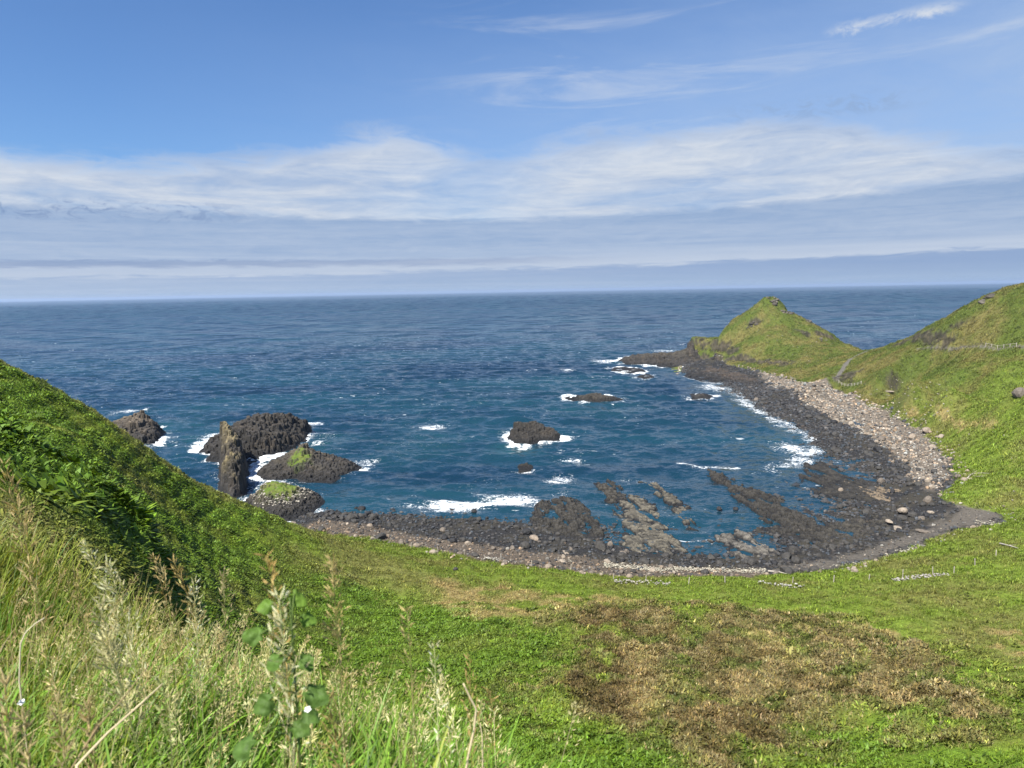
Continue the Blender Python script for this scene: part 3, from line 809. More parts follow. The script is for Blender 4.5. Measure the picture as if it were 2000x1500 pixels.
def rock(name, label, outline, peaks, step=0.22, col=0.9, colamp=0.8, crag=0.8, edge=1.6, foam=1.0, lichen=0.5, top_col=None, base=-1.0, mask=None, group=None, cat='rock', wet=1.2, grass=None, tilt=(0, 0), flat=False, dark=1.0, seed=1, rk=1.0, ring=False):
    """a rock as a craggy relief over its outline at the water; peaks: (x, y, z)"""
    ol = np.array(outline)
    x0, y0 = ol.min(0) - 1.5; x1, y1 = ol.max(0) + 1.5
    X, Y = np.meshgrid(np.arange(x0, x1, step), np.arange(y0, y1, step), indexing='ij')
    s = sdf(outline, X, Y) + (0.6 * crag * fbm(X / 3, Y / 3, 3, seed) * min(1, edge) if not flat else 3.4 * fbm((X * STR[0] + Y * STR[1]) / 13, (X * STR[1] - Y * STR[0]) / 3.2, 4, seed) + 1.0 * fbm(X / 1.8, Y / 1.8, 3, seed + 1))
    # smooth body
    n = len(outline); bp = []
    for i in range(n):
        a = ol[i]; b = ol[(i + 1) % n]; L = np.hypot(*(b - a)); k = max(1, int(L / 4))
        for t in range(k): bp.append(a + (b - a) * t / k)
    bp = np.array(bp)
    pk = EYE + (np.array(peaks) - EYE) * rk
    pk[:, 2] = np.maximum(pk[:, 2], 0.4)
    h0 = RBF(np.concatenate([bp, pk[:, :2]]), np.concatenate([np.full(len(bp), 0.2), pk[:, 2]]), 1.0, 0.0)(X, Y)
    if DBG: print("RK", name, label[:30], h0.max(), s.max(), [round(p[2],1) for p in peaks])
    h0 = np.where(s > 0, np.maximum(h0, 0.25), s * 1.5)
    h0 = h0 * sstep(-0.2, edge, s) + np.minimum(s, 0) * 1.0
    h0 = h0 + crag * (0.9 * fbm(X / 5, Y / 5, 3, seed + 3) + 0.25 * ridged(X / 2.6, Y / 2.6, 3, seed + 7) - 0.1) * sstep(0, 2.0, s) * (0.35 + 0.65 * sstep(0.5, 4, h0))
    if not flat:
        # columns: each cell of the jointing has its own level
        # large blocks first
        _, _, bx_, by_, rb = worley(X / (col * 3.1) + 0.3 * fbm(X / 4, Y / 4, 2, seed), Y / (col * 3.1), seed + 19)
        hb = bil(h0, x0, y0, step, bx_ * col * 3.1, by_ * col * 3.1) + (rb - 0.5) * colamp * 1.5
        h0 = lerp(h0, np.clip(hb, h0 - 2.2, h0 + 1.6), 0.5 * sstep(0.6, 2.0, s))
        f1, f2, cx, cy, rid = worley((X + tilt[0] * h0) / col, (Y + tilt[1] * h0) / col, seed + 11)
        hc = bil(h0, x0, y0, step, cx * col - tilt[0] * h0, cy * col - tilt[1] * h0)
        joint = sstep(0.0, 0.16, f2 - f1)
        hq = hc + (rid - 0.5) * colamp
        w = sstep(0.2, 1.2, s)
        h = lerp(h0, hq - 0.25 * (1 - joint), w * 0.85)
    else:
        h0 = np.minimum(h0, 0.45 + 0.25 * h0)
        f1, f2, cx, cy, rid = worley(X / col, Y / col, seed + 11)
        h = h0 + colamp * ((rid - 0.5) * 1.1 + 0.5 * sstep(0.0, 0.35, f2 - f1)) * sstep(0, 1, s) + 0.55 * fbm((X * STR[0] + Y * STR[1]) / 9, (X * STR[1] - Y * STR[0]) / 1.9, 4, seed + 31) - 0.03
        ua, va = X * STR[0] + Y * STR[1], X * STR[1] - Y * STR[0]
        h = h - 0.75 * sstep(0.08, 0.32, fbm(ua / 9 + 3.1, va / 2.4, 4, seed + 51)) - 0.5 * sstep(0.0, 0.3, fbm(X / 4.5, Y / 4.5, 3, seed + 57)) * (1 - sstep(0.5, 4.0, s))
    if mask is not None:
        h = mask(X, Y, h, s)
    gz = 0
    keep = h > base
    kf = keep[:-1, :-1] | keep[1:, :-1] | keep[1:, 1:] | keep[:-1, 1:]
    idx = np.arange(X.size).reshape(X.shape)
    q = np.stack([idx[:-1, :-1], idx[1:, :-1], idx[1:, 1:], idx[:-1, 1:]], -1)[kf]
    V = np.stack([X.ravel(), Y.ravel(), np.maximum(h, base - 1).ravel()], -1)
    gx, gy = np.gradient(h, step)
    nz = 1 / np.sqrt(1 + gx ** 2 + gy ** 2)
    hm = pk[:, 2].max()
    up = np.clip(h / max(hm, 0.1), 0, 1.2)
    c = lerp(C_BLACK * dark, C_BASALT * dark, m3(sstep(0.2, wet + 0.8, h + 0.5 * fbm(X / 2, Y / 2, 3, seed))))
    c = c * m3(0.7 + 0.6 * rid)
    c = lerp(c, c * np.array([1.45, 1.32, 1.15]), m3(sstep(0.0, 0.35, fbm(X / 5, Y / 5, 3, seed + 41)) * sstep(1.0, 2.5, h)))
    li = np.clip(lichen * (sstep(0.35, 0.95, up + 0.5 * fbm(X / 4, Y / 4, 3, seed + 5)) * (0.3 + 0.7 * rid)), 0, 1)
    c = lerp(c, C_LICHEN if top_col is None else top_col, m3(li))
    if grass is not None:
        gm = np.clip(grass(X, Y, h), 0, 1)
        c = lerp(c, np.array([0.11, 0.15, 0.03]), m3(0.5 * sstep(0.2, 0.6, gm)))
    u, inv = np.unique(q.ravel(), return_inverse=True)
    me = mesh_np(name, V[u], inv.reshape(-1, 4), M_ROCK, c.reshape(-1, 3)[u], smooth=False)
    o = tag(link(name, me), label, cat, group)
    ROCK_POLYS.append((outline, foam))
    if grass is not None:
        gk = (gm > 0.5) & (nz > 0.35)
        kf2 = (gk[:-1, :-1] & gk[1:, :-1] & gk[1:, 1:] & gk[:-1, 1:])
        q2 = np.stack([idx[:-1, :-1], idx[1:, :-1], idx[1:, 1:], idx[:-1, 1:]], -1)[kf2]
        if len(q2):
            hs = h.copy()
            for _ in range(3):
                hs[1:-1, 1:-1] = (hs[1:-1, 1:-1] * 2 + hs[2:, 1:-1] + hs[:-2, 1:-1] + hs[1:-1, 2:] + hs[1:-1, :-2]) / 6
            hg = np.maximum(hs, h - 0.1) + 0.06 + 0.22 * np.abs(fbm(X / 0.6, Y / 0.6, 3, seed + 21)) * sstep(0.5, 0.8, gm)
            # a crisp turf: small upright blades over the sheet
            u2, inv2 = np.unique(q2.ravel(), return_inverse=True)
            V2 = np.stack([X.ravel(), Y.ravel(), hg.ravel()], -1)[u2]
            c2 = lerp(np.array([0.10, 0.165, 0.022]), np.array([0.16, 0.165, 0.05]), np.clip(0.4 + fbm(V2[:, 0] / 2, V2[:, 1] / 2, 3, 9)[:, None], 0, 1))
            if ring:
                rk_ = np.nonzero(((gm > 0.05) & (gm < 0.55) & (h > 1.6)).ravel())[0]
                RING.append((o, np.stack([X.ravel(), Y.ravel(), h.ravel()], -1)[rk_]))
            g = link('grass_cap', mesh_np('grass_cap', V2, inv2.reshape(-1, 4), M_GROUND, c2), o)
    return o

def peak(px, py, r):
    p = at_r(px, py, r); return (p[0], p[1], p[2])

def rng_of(px, py):
    p = at_z(px, py); return math.hypot(p[0], p[1])

# rocks off the hillside, left
rock('sea_rock', 'blocky brown rock half hidden by the hillside, farthest left of the sea rocks',
     W([(205, 858), (225, 868), (262, 872), (298, 868), (318, 856), (322, 842), (305, 832), (270, 828), (225, 835)]),
     [peak(276, 806, 266), peak(250, 813, 266), peak(225, 824, 268), peak(302, 824, 264), peak(290, 812, 266), peak(255, 832, 257), peak(285, 838, 255), peak(310, 838, 258), peak(235, 838, 257)], step=0.25, col=1.2, colamp=1.7, crag=0.8, edge=2.0, lichen=0.85, top_col=np.array([0.17, 0.135, 0.095]), seed=3, rk=1.10)
rock('sea_rock', 'largest black jagged rock behind the leaning rock wall',
     W([(388, 882), (412, 900), (440, 908), (480, 906), (530, 890), (575, 876), (600, 858), (612, 835), (600, 826), (560, 828), (500, 835), (450, 845), (405, 862)]),
     [peak(515, 806, 246), peak(495, 813, 244), peak(480, 826, 238), peak(550, 815, 250), peak(565, 812, 252), peak(592, 822, 258), peak(604, 826, 256), peak(585, 850, 244), peak(460, 842, 228), peak(420, 868, 214), peak(400, 880, 212), peak(520, 850, 228), peak(470, 872, 214), peak(560, 850, 232), peak(530, 828, 240)],
     step=0.25, col=1.1, colamp=1.9, crag=1.2, edge=1.6, lichen=0.35, top_col=np.array([0.085, 0.073, 0.058]), dark=0.75, foam=1.3, seed=5, rk=1.05)
def wall_mask(X, Y, h, s):
    return h
A1 = at_z(452, 968); 
rock('rock_wall', 'tall narrow yellowish wall of rock with a humped near end',
     W([(427, 955), (434, 968), (455, 976), (474, 968), (484, 948), (487, 920), (480, 893), (464, 872), (443, 866), (432, 872), (428, 905)]),
     [peak(434, 816, 214), peak(428, 822, 213), peak(444, 830, 211), peak(437, 838, 206), peak(442, 855, 201), peak(447, 873, 195), peak(452, 888, 190.5), peak(470, 868, 203), peak(478, 892, 196), peak(463, 845, 209), peak(450, 884, 185), peak(440, 892, 184), peak(468, 889, 185), peak(450, 905, 180), peak(474, 905, 182), peak(433, 912, 182), peak(452, 935, 177.5), peak(474, 930, 179)],
     step=0.2, col=0.8, colamp=0.9, crag=0.7, edge=1.0, lichen=1.0, top_col=np.array([0.27, 0.22, 0.115]), seed=7, foam=0.5, cat='rock wall', rk=1.07)  # lichen tone here also paints in the sunlit yellow of the wall's top
def knob_grass(cx, cy, r, sq=1.0):
    return lambda X, Y, h: 1.1 - np.hypot((X - cx) / r, (Y - cy) / (r * sq)) + 0.45 * fbm(X / 1.5, Y / 1.5, 3, 8)
p4 = at_r(585, 890, 206)
rock('sea_rock', 'dark rock with a green knob and a long low tail to the right',
     W([(500, 930), (512, 942), (545, 944), (575, 938), (600, 946), (650, 940), (685, 928), (706, 912), (690, 902), (650, 895), (600, 893), (560, 900), (520, 908), (503, 918)]),
     [peak(592, 867, 204), peak(602, 869, 205), peak(580, 877, 203), peak(572, 892, 201), peak(592, 900, 197), peak(620, 888, 203), peak(645, 900, 199), peak(668, 905, 197), peak(540, 908, 199), peak(520, 915, 198), peak(610, 915, 194), peak(690, 912, 197)],
     step=0.2, col=0.8, colamp=0.8, crag=0.9, edge=1.4, lichen=0.55, top_col=np.array([0.19, 0.16, 0.10]), grass=knob_grass(p4[0], p4[1], 4.2, 1.2), seed=9, foam=1.2, rk=1.035)
p5 = at_r(545, 952, 177.5)
R5 = rock('sea_rock', 'rock ringed with white stones under a bright green grass cap',
     W([(470, 985), (500, 1003), (545, 1020), (580, 1018), (610, 1002), (640, 978), (620, 962), (590, 958), (560, 962), (520, 962), (490, 972)]),
     [peak(540, 937, 173), peak(520, 945, 172), peak(560, 946, 173), peak(575, 950, 172), peak(545, 960, 167), peak(520, 965, 166), peak(560, 972, 165), peak(585, 962, 168), peak(500, 972, 165), peak(545, 990, 160.5), peak(580, 985, 163), peak(605, 968, 167), peak(490, 980, 163)],
     step=0.17, col=0.7, colamp=0.75, crag=0.6, edge=1.0, lichen=0.9, top_col=C_LICHEN * 1.1, grass=knob_grass(p5[0], p5[1], 7.0, 1.15), seed=11, foam=0.8, rk=1.045, ring=True)
rock('sea_rock', 'lone black rock standing in the middle of the bay',
     W([(990, 862), (1003, 869), (1030, 869), (1060, 863), (1090, 860), (1098, 853), (1085, 843), (1050, 842), (1010, 845), (994, 852)]),
     [peak(1003, 826, 241), peak(1015, 824, 242), peak(1035, 825, 243), peak(1048, 824, 244), peak(1062, 832, 243), peak(1078, 836, 242), peak(1090, 845, 239), peak(1004, 845, 237), peak(1020, 846, 236), peak(1050, 845, 238)],
     step=0.2, col=0.9, colamp=0.6, crag=1.0, edge=1.1, lichen=0.3, top_col=np.array([0.075, 0.066, 0.05]), dark=0.8, seed=13, foam=1.2)
rock('sea_rock', 'small black rock awash in front of the lone bay rock', W([(1007, 912), (1015, 919), (1035, 920), (1046, 916), (1042, 910), (1020, 908)]),
     [peak(1015, 906, 201), peak(1028, 904, 201), peak(1038, 908, 200)], step=0.2, col=0.7, colamp=0.4, crag=0.6, edge=0.8, lichen=0.1, dark=0.8, seed=15, foam=0.7)
rock('sea_rock', 'long low black rock with surf breaking on its left end', W([(1100, 777), (1130, 784), (1170, 787), (1200, 785), (1217, 780), (1200, 776), (1160, 773), (1120, 773)]),
     [peak(1135, 771, 322), peak(1155, 769, 323), peak(1175, 770, 322), peak(1195, 775, 319), peak(1112, 774, 322), peak(1208, 779, 316)], step=0.3, col=1.2, colamp=0.7, crag=0.8, edge=1.2, lichen=0.15, dark=0.8, seed=17, foam=1.4)
rock('sea_rock', 'flat dark reef rock nearest the black ledge of the headland', W([(1190, 722), (1215, 728), (1250, 729), (1262, 726), (1255, 720), (1220, 717), (1198, 718)]),
     [peak(1215, 718, 418), peak(1235, 718, 418), peak(1250, 721, 415), peak(1203, 720, 415)], step=0.35, col=1.3, colamp=0.5, crag=0.6, edge=1.2, lichen=0.15, seed=19, foam=1.2, rk=1.02)
rock('sea_rock', 'low dark rock with an upright knob at its right end', W([(1240, 737), (1255, 741), (1275, 740), (1278, 736), (1268, 731), (1250, 733)]),
     [peak(1262, 725, 392), peak(1268, 729, 390), peak(1258, 730, 389), peak(1248, 735, 385)], step=0.3, col=1.0, colamp=0.8, crag=0.7, edge=0.8, lichen=0.1, seed=21, foam=0.6, rk=1.02)
rock('sea_rock', 'low flat black rock just off the dark boulder beach', W([(1340, 773), (1355, 778), (1385, 778), (1394, 774), (1380, 769), (1350, 769)]),
     [peak(1352, 769, 329), peak(1370, 769, 329), peak(1385, 771, 327)], step=0.3, col=1.0, colamp=0.5, crag=0.6, edge=0.8, lichen=0.1, seed=23, foam=1.0, rk=1.015)
rock('rock_ledge', 'long black ledge reaching out to sea from the headland',
     W([(1205, 706), (1225, 712), (1270, 714), (1310, 718), (1350, 722), (1380, 715), (1385, 700), (1350, 690), (1320, 692), (1290, 693), (1255, 694), (1235, 696), (1215, 700)]),
     [peak(1250, 692, 505), peak(1275, 691, 508), peak(1300, 691, 510), peak(1325, 688, 515), peak(1345, 683, 515), peak(1300, 702, 485), peak(1340, 703, 478), peak(1360, 690, 500), peak(1230, 700, 488), peak(1370, 706, 470)], step=0.45, col=1.6, colamp=1.8, crag=1.4, edge=1.6, lichen=0.2, dark=0.85, seed=25, foam=1.3, cat='rock ledge')
rock('rock_ledge', 'brown weedy rock terrace below the grassy front of the headland',
     W([(1335, 735), (1365, 744), (1410, 748), (1450, 752), (1490, 757), (1500, 745), (1470, 733), (1420, 718), (1380, 712), (1350, 720)]),
     [peak(1360, 722, 444), peak(1385, 716, 448), peak(1410, 722, 432), peak(1440, 728, 415), peak(1470, 738, 392), peak(1350, 730, 430), peak(1400, 735, 415)], step=0.4, col=1.4, colamp=1.2, crag=1.2, edge=1.6, lichen=0.5, top_col=np.array([0.10, 0.07, 0.05]), seed=27, foam=0.6, cat='rock ledge')
def cliff(label, pts, tops, **kw):
    rock('cliff', label, pts, tops, cat='cliff', foam=kw.pop('foam', 0.0), **kw)
def land_at(px, r, dz):
    d = ray(px, 700); h = math.hypot(d[0], d[1]); x, y = d[0] / h * r, d[1] / h * r
    return (x, y, float(height0(np.array([x]), np.array([y]))[0]) + dz)
# columned cliffs of the headland
cliff('dark columned cliff at the seaward corner of the headland', [tuple(at_r(px, 700, r)[:2]) for px, r in [(1336, 512), (1342, 500), (1356, 490), (1372, 488), (1366, 500), (1356, 512), (1352, 540), (1344, 545)]],
      [peak(1344, 660, 522), peak(1347, 659, 512), peak(1352, 664, 504), peak(1350, 657, 530), peak(1362, 672, 494), peak(1346, 675, 500)], step=0.4, col=1.5, colamp=1.6, crag=0.8, edge=1.5, lichen=0.6, top_col=np.array([0.12, 0.10, 0.075]), seed=31)
cliff('dark cliff below the left shoulder of the headland peak', [tuple(at_r(px, 700, r)[:2]) for px, r in [(1396, 556), (1410, 545), (1424, 540), (1434, 545), (1432, 560), (1412, 572)]],
      [peak(1424, 634, 552), peak(1416, 642, 552), peak(1428, 632, 556), peak(1408, 652, 552)], step=0.45, col=1.6, colamp=2.0, crag=1.0, edge=1.5, lichen=0.4, top_col=np.array([0.09, 0.08, 0.065]), seed=33, base=2.0)

# flat reefs uncovered by the tide
def reef(label, pts, hgt, **kw):
    w = W(pts)
    c = np.mean(np.array(w), 0)
    pk = []
    for (x, y) in w:
        for t in (0.25, 0.7):
            pk.append((x + (c[0] - x) * t, y + (c[1] - y) * t, 0.5 * hgt * (0.55 + 0.6 * t)))
    rock('reef', label, w, pk, step=0.16, flat=True, cat='reef', wet=0.5, edge=kw.pop('edge', 0.7), foam=kw.pop('foam', 0.25), **kw)
WEED = np.array([0.165, 0.148, 0.112]); TANR = np.array([0.22, 0.17, 0.115]); GREYR = np.array([0.18, 0.165, 0.14])
reef('broad grey green reef running down to the near shore', [(1200, 975), (1225, 965), (1262, 975), (1290, 1000), (1315, 1035), (1335, 1075), (1320, 1098), (1250, 1096), (1215, 1070), (1205, 1030)], 0.75, col=0.9, colamp=0.22, crag=0.2, lichen=0.95, top_col=WEED, seed=41)
reef('dark broken reef off the end of the broad grey green reef', [(1165, 945), (1185, 938), (1210, 950), (1225, 965), (1215, 985), (1185, 985)], 0.5, col=0.9, colamp=0.5, crag=0.3, lichen=0.4, top_col=WEED * 0.7, seed=42)
reef('narrow reef strip pointing at the middle of the bay', [(1250, 942), (1285, 945), (1305, 955), (1330, 985), (1366, 1022), (1360, 1034), (1335, 1020), (1300, 985), (1275, 962)], 0.7, col=0.8, colamp=0.35, crag=0.35, lichen=0.7, top_col=WEED * 1.1, seed=43)
reef('long black reef crossing the tidal flat', [(1380, 920), (1410, 925), (1445, 945), (1490, 960), (1530, 985), (1580, 1010), (1640, 1035), (1640, 1062), (1560, 1060), (1500, 1035), (1465, 1000), (1440, 970), (1400, 945)], 0.85, col=0.9, colamp=0.55, crag=0.3, lichen=0.45, top_col=WEED * 0.40, seed=44)
reef('flat dark shelf beside the curved boulder beach', [(1560, 908), (1600, 902), (1640, 918), (1680, 930), (1740, 950), (1800, 975), (1820, 985), (1780, 995), (1700, 985), (1640, 975), (1590, 965), (1565, 940)], 0.75, col=0.9, colamp=0.25, crag=0.3, lichen=0.5, top_col=WEED * 0.36, seed=45)
reef('tan coloured rock flat beside the pale stones', [(1650, 945), (1700, 952), (1760, 958), (1830, 968), (1835, 985), (1790, 995), (1720, 985), (1670, 970)], 1.0, col=0.8, colamp=0.4, crag=0.4, lichen=1.0, top_col=TANR, seed=46)
reef('pale grey reef tongue beside a tide pool', [(1385, 1042), (1440, 1036), (1470, 1042), (1510, 1068), (1535, 1090), (1520, 1100), (1460, 1096), (1420, 1080), (1415, 1062), (1390, 1058)], 0.6, col=0.7, colamp=0.22, crag=0.25, lichen=1.0, top_col=GREYR, seed=47)
reef('dark bouldery reef below the near surf', [(1040, 985), (1075, 970), (1120, 975), (1165, 1005), (1180, 1035), (1150, 1060), (1080, 1050), (1045, 1030)], 0.35, col=0.9, colamp=0.5, crag=0.3, lichen=0.5, top_col=WEED * 0.42, seed=48)
reef('brown and black reef above the gravel corner', [(1560, 1045), (1640, 1020), (1720, 1005), (1790, 1010), (1760, 1040), (1680, 1062), (1600, 1078)], 0.8, col=0.8, colamp=0.45, crag=0.3, lichen=0.6, top_col=WEED * 0.5, seed=49)

# ------------------------------------------------------------------ the sea
def mat_sea():
    m, t, out = material('sea_water')
    p = t.node('ShaderNodeBsdfPrincipled')
    P = pos(t)
    sh = t.node('ShaderNodeAttribute', attribute_name='shallow').outputs['Fac']
    fo = t.node('ShaderNodeAttribute', attribute_name='foam').outputs['Fac']
    sp = t.node('ShaderNodeSeparateXYZ'); t.l.new(P, sp.inputs[0])
    dist = t.math('SQRT', t.math('ADD', t.math('MULTIPLY', sp.outputs[0], sp.outputs[0]), t.math('MULTIPLY', sp.outputs[1], sp.outputs[1])))
    patch = t.noise(t.comb(t.math('MULTIPLY', sp.outputs[0], 0.006), t.math('MULTIPLY', sp.outputs[1], 0.012), 0.0), 1.0, 5, 0.6, 0.4)
    deep = t.mix(t.ss(patch, 0.35, 0.65), SEA_A, SEA_B)
    c = t.mix(sh, deep, SEA_SHALLOW)
    v1 = t.comb(t.math('MULTIPLY', sp.outputs[0], 0.30), t.math('ADD', t.math('MULTIPLY', sp.outputs[1], 0.75), t.math('MULTIPLY', sp.outputs[0], 0.06)), 0.0)
    w1 = t.noise(v1, 1.0, 6, 0.66, 0.5)
    w2 = t.noise(v1, 0.17, 4, 0.6, 0.6)
    # lacy foam
    fv = t.noise(t.comb(t.math('MULTIPLY', sp.outputs[0], 0.7), sp.outputs[1], 0.0), 0.55, 9, 0.72, 1.6)
    f2 = t.noise(P, 1.9, 5, 0.7, 0.6)
    lace = t.math('ADD', t.math('MULTIPLY', fv, 0.52), t.math('MULTIPLY', f2, 0.48))
    lace = t.remap(lace, 0.30, 0.70, 0.0, 1.0)
    thr = t.math('SUBTRACT', 1.0, t.math('MULTIPLY', fo, 0.62))
    foam = t.math('MULTIPLY', t.ss(t.math('SUBTRACT', lace, thr), -0.08, 0.26), t.ss(fo, 0.02, 0.25))
    # a few whitecaps in the open
    wc = t.noise(t.comb(t.math('MULTIPLY', sp.outputs[0], 0.035), t.math('MULTIPLY', sp.outputs[1], 0.09), 5.0), 1.0, 3, 0.6)
    cap = t.math('MULTIPLY', t.ss(t.math('MULTIPLY', w1, t.math('ADD', 0.42, t.math('MULTIPLY', wc, 1.1))), 0.69, 0.74), t.math('SUBTRACT', 1.0, t.ss(dist, 900, 2500)))
    foam = t.math('MAXIMUM', foam, t.math('MULTIPLY', cap, 0.5))
    c = t.mix(foam, c, (0.80, 0.83, 0.85))
    t.put(p.inputs['Base Color'], c)
    t.put(p.inputs['Roughness'], t.math('ADD', t.math('ADD', 0.15, t.math('MULTIPLY', t.ss(dist, 300, 3000), 0.17)), t.math('MULTIPLY', foam, 0.5)))
    p.inputs['IOR'].default_value = 1.33
    p.inputs['Specular IOR Level'].default_value = 0.5
    # slopes of the small waves, the same at any distance
    def slopes(vec, sc, det, k):
        nd = t.node('ShaderNodeTexNoise'); t.put(nd.inputs['Vector'], vec)
        nd.inputs['Scale'].default_value = sc; nd.inputs['Detail'].default_value = det; nd.inputs['Roughness'].default_value = 0.65
        s2 = t.vmath('SUBTRACT', nd.outputs[1], (0.5, 0.5, 0.5))
        return t.vmath('MULTIPLY', s2, (k * 0.7, k * 1.35, 0.0))
    n = t.vmath('ADD', slopes(v1, 1.9, 5, SEA_SLOPE), slopes(v1, 0.42, 4, SEA_SLOPE * 0.45))
    n = t.vmath('MULTIPLY', n, t.comb(1.0, t.math('ADD', 1.0, t.math('MULTIPLY', t.ss(dist, 300, 2500), 0.3)), 1.0))
    n = t.vmath('ADD', n, t.node('ShaderNodeNewGeometry').outputs['Normal'])
    t.put(p.inputs['Normal'], t.vmath('NORMALIZE', n))
    t.l.new(p.outputs[0], out.inputs[0])
    return m

SEA_A = (0.0035, 0.017, 0.035); SEA_B = (0.007, 0.034, 0.053); SEA_SHALLOW = (0.012, 0.048, 0.060); SEA_SLOPE = 1.05

def build_sea():
    az = np.concatenate([np.linspace(-75, -38.5, 70)[:-1], np.linspace(-38.5, 38.5, 1100), np.linspace(38.5, 75, 70)[1:]]) * math.pi / 180
    rr = np.concatenate([np.exp(np.linspace(math.log(45), math.log(110), 30))[:-1], np.exp(np.linspace(math.log(110), math.log(1400), 900))[:-1], np.exp(np.concatenate([np.linspace(math.log(1400), math.log(7000), 420)[:-1], np.linspace(math.log(7000), math.log(30000), 70)]))])
    A, RR = np.meshgrid(az, rr, indexing='ij')
    X = np.sin(A) * RR; Y = np.cos(A) * RR
    na, nr = X.shape
    x = X.ravel(); y = Y.ravel(); r = RR.ravel()
    depth = np.full(x.shape, -12.0)
    k = np.nonzero(r < 640)[0]
    for i in range(0, len(k), 100000):
        j = k[i:i + 100000]; depth[j] = height0(x[j], y[j])
    rng = np.random.default_rng(4)
    z = np.zeros_like(x)
    cell = np.maximum(r * 0.0028, r * 0.00123)
    calm = 0.25 + 0.75 * sstep(-0.3, -4.0, depth)
    for i in range(46):
        lam = 2.6 * (26 / 2.6) ** rng.random()
        th = R(-97) + rng.normal(0, 0.45)      # travelling towards the shore
        kx, ky = math.cos(th) * 2 * math.pi / lam, math.sin(th) * 2 * math.pi / lam
        amp = 0.0105 * lam ** 0.62 * rng.uniform(0.5, 1.3)
        fade = sstep(1.6, 3.2, lam / cell) * (1 - sstep(350, 1200, r))
        ph = kx * x + ky * y + rng.uniform(0, 6.28) + 0.6 * perlin(x / 60, y / 60, i)
        s = np.sin(ph)
        z += amp * fade * (s + 0.25 * np.cos(2 * ph))
    # longer waves carry on far out
    far = np.nonzero((r > 350) & (r < 8000))[0]
    xf, yf, cf = x[far], y[far], np.maximum(r[far] * 0.0040, r[far] * 0.00123)
    zf = np.zeros(len(far))
    for i in range(26):
        lam = 11 * (150 / 11) ** rng.random(); th = R(-97) + rng.normal(0, 0.5)
        kx, ky = math.cos(th) * 2 * math.pi / lam, math.sin(th) * 2 * math.pi / lam
        zf += 0.0062 * lam * rng.uniform(0.5, 1.3) * sstep(1.8, 3.4, lam / cf) * (1 - sstep(6, 14, lam / cf)) * np.sin(kx * xf + ky * yf + rng.uniform(0, 6.28) + 1.2 * perlin(xf / 300, yf / 300, i))
    z[far] += zf * sstep(350, 900, r[far])
    # swell bending round to meet the bay's shore
    sh_d = np.full(x.shape, 200.0)
    kk = np.nonzero((r < 480) & (r > 110))[0]
    sh_d[kk] = line_dist(WATER_W, x[kk], y[kk])
    swell = np.sin(sh_d * 2 * math.pi / 9.0 + 2.5 * fbm(x / 40, y / 40, 2, 8)) * np.exp(-sh_d / 55) * sstep(3, 14, sh_d)
    z = z * calm * 1.55 + 0.42 * swell * sstep(-0.1, 0.5, fbm(x / 35, y / 35, 2, 14) + 0.25)
    z[depth > 0.8] -= 0.6
    # foam: along the rocks, where waves reach the shore, and in the known breaking places
    fo = np.zeros_like(x)
    nn = fbm(x / 9, y / 9, 3, 52)
    n5 = fbm(x / 30, y / 30, 2, 53)
    for pl, amt in ROCK_POLYS:
        a = np.array(pl); lo = a.min(0) - 14; hi = a.max(0) + 14
        j = np.nonzero((x > lo[0]) & (x < hi[0]) & (y > lo[1]) & (y < hi[1]))[0]
        if not len(j): continue
        s = -sdf(pl, x[j], y[j])
        f = amt * np.clip(1.0 - s / (6.5 + 9 * nn[j]).clip(1.2), 0, 1) * (0.42 + 0.9 * sstep(-0.35, 0.35, n5[j] + nn[j] * 0.6))
        fo[j] = np.maximum(fo[j], f)
    for px, py, rx, ry, a in FOAM:
        c0 = at_z(px, py); c1 = at_z(px + rx, py); c2 = at_z(px, py + ry)
        dx = abs(c1[0] - c0[0]); dy = abs(c2[1] - c0[1])
        e = np.hypot((x - c0[0] - 0) / dx, (y - c0[1]) / dy)
        fo = np.maximum(fo, a * np.clip(1.25 - e + 0.5 * nn, 0, 1))
    for q, wid, a in FOAM_LINES:
        dl = line_dist(W(q), x, y)
        fo = np.maximum(fo, a * np.clip(1.1 - dl / wid + 0.7 * nn, 0, 1))
    # trailing streaks of old foam through the bay
    st_ = sstep(0.25, 0.6, ridged((x + 0.3 * y) / 26, y / 9, 3, 171)) * sstep(-0.1, 0.3, fbm(x / 60, y / 60, 2, 173)) * (r < 420)
    fo = np.maximum(fo, 0.42 * st_)
    sha = sstep(-3.0, -0.1, depth) * 0.25
    for px, py, rx, ry, a in TEAL:
        c0 = at_z(px, py); c1 = at_z(px + rx, py); c2 = at_z(px, py + ry)
        e = np.hypot((x - c0[0]) / abs(c1[0] - c0[0]), (y - c0[1]) / abs(c2[1] - c0[1]))
        sha = np.maximum(sha, a * np.clip(1.2 - e + 0.6 * n5, 0, 1))
    idx = np.arange(na * nr).reshape(na, nr)
    keep = (depth < 2.5).reshape(na, nr)
    kf = keep[:-1, :-1] | keep[1:, :-1] | keep[1:, 1:] | keep[:-1, 1:]
    q = np.stack([idx[:-1, :-1], idx[:-1, 1:], idx[1:, 1:], idx[1:, :-1]], -1)[kf]
    q = q[:, ::-1]
    u, inv = np.unique(q.ravel(), return_inverse=True)
    V = np.stack([x, y, z], -1)
    me = mesh_np('sea', V[u], inv.reshape(-1, 4), mat_sea(), None, True, {'foam': np.clip(fo[u], 0, 1), 'shallow': np.clip(sha[u], 0, 1)})
    o = link('sea', me); tag(o, 'dark blue sea with small waves reaching to the horizon', None, None, 'structure'); o['category'] = 'sea'

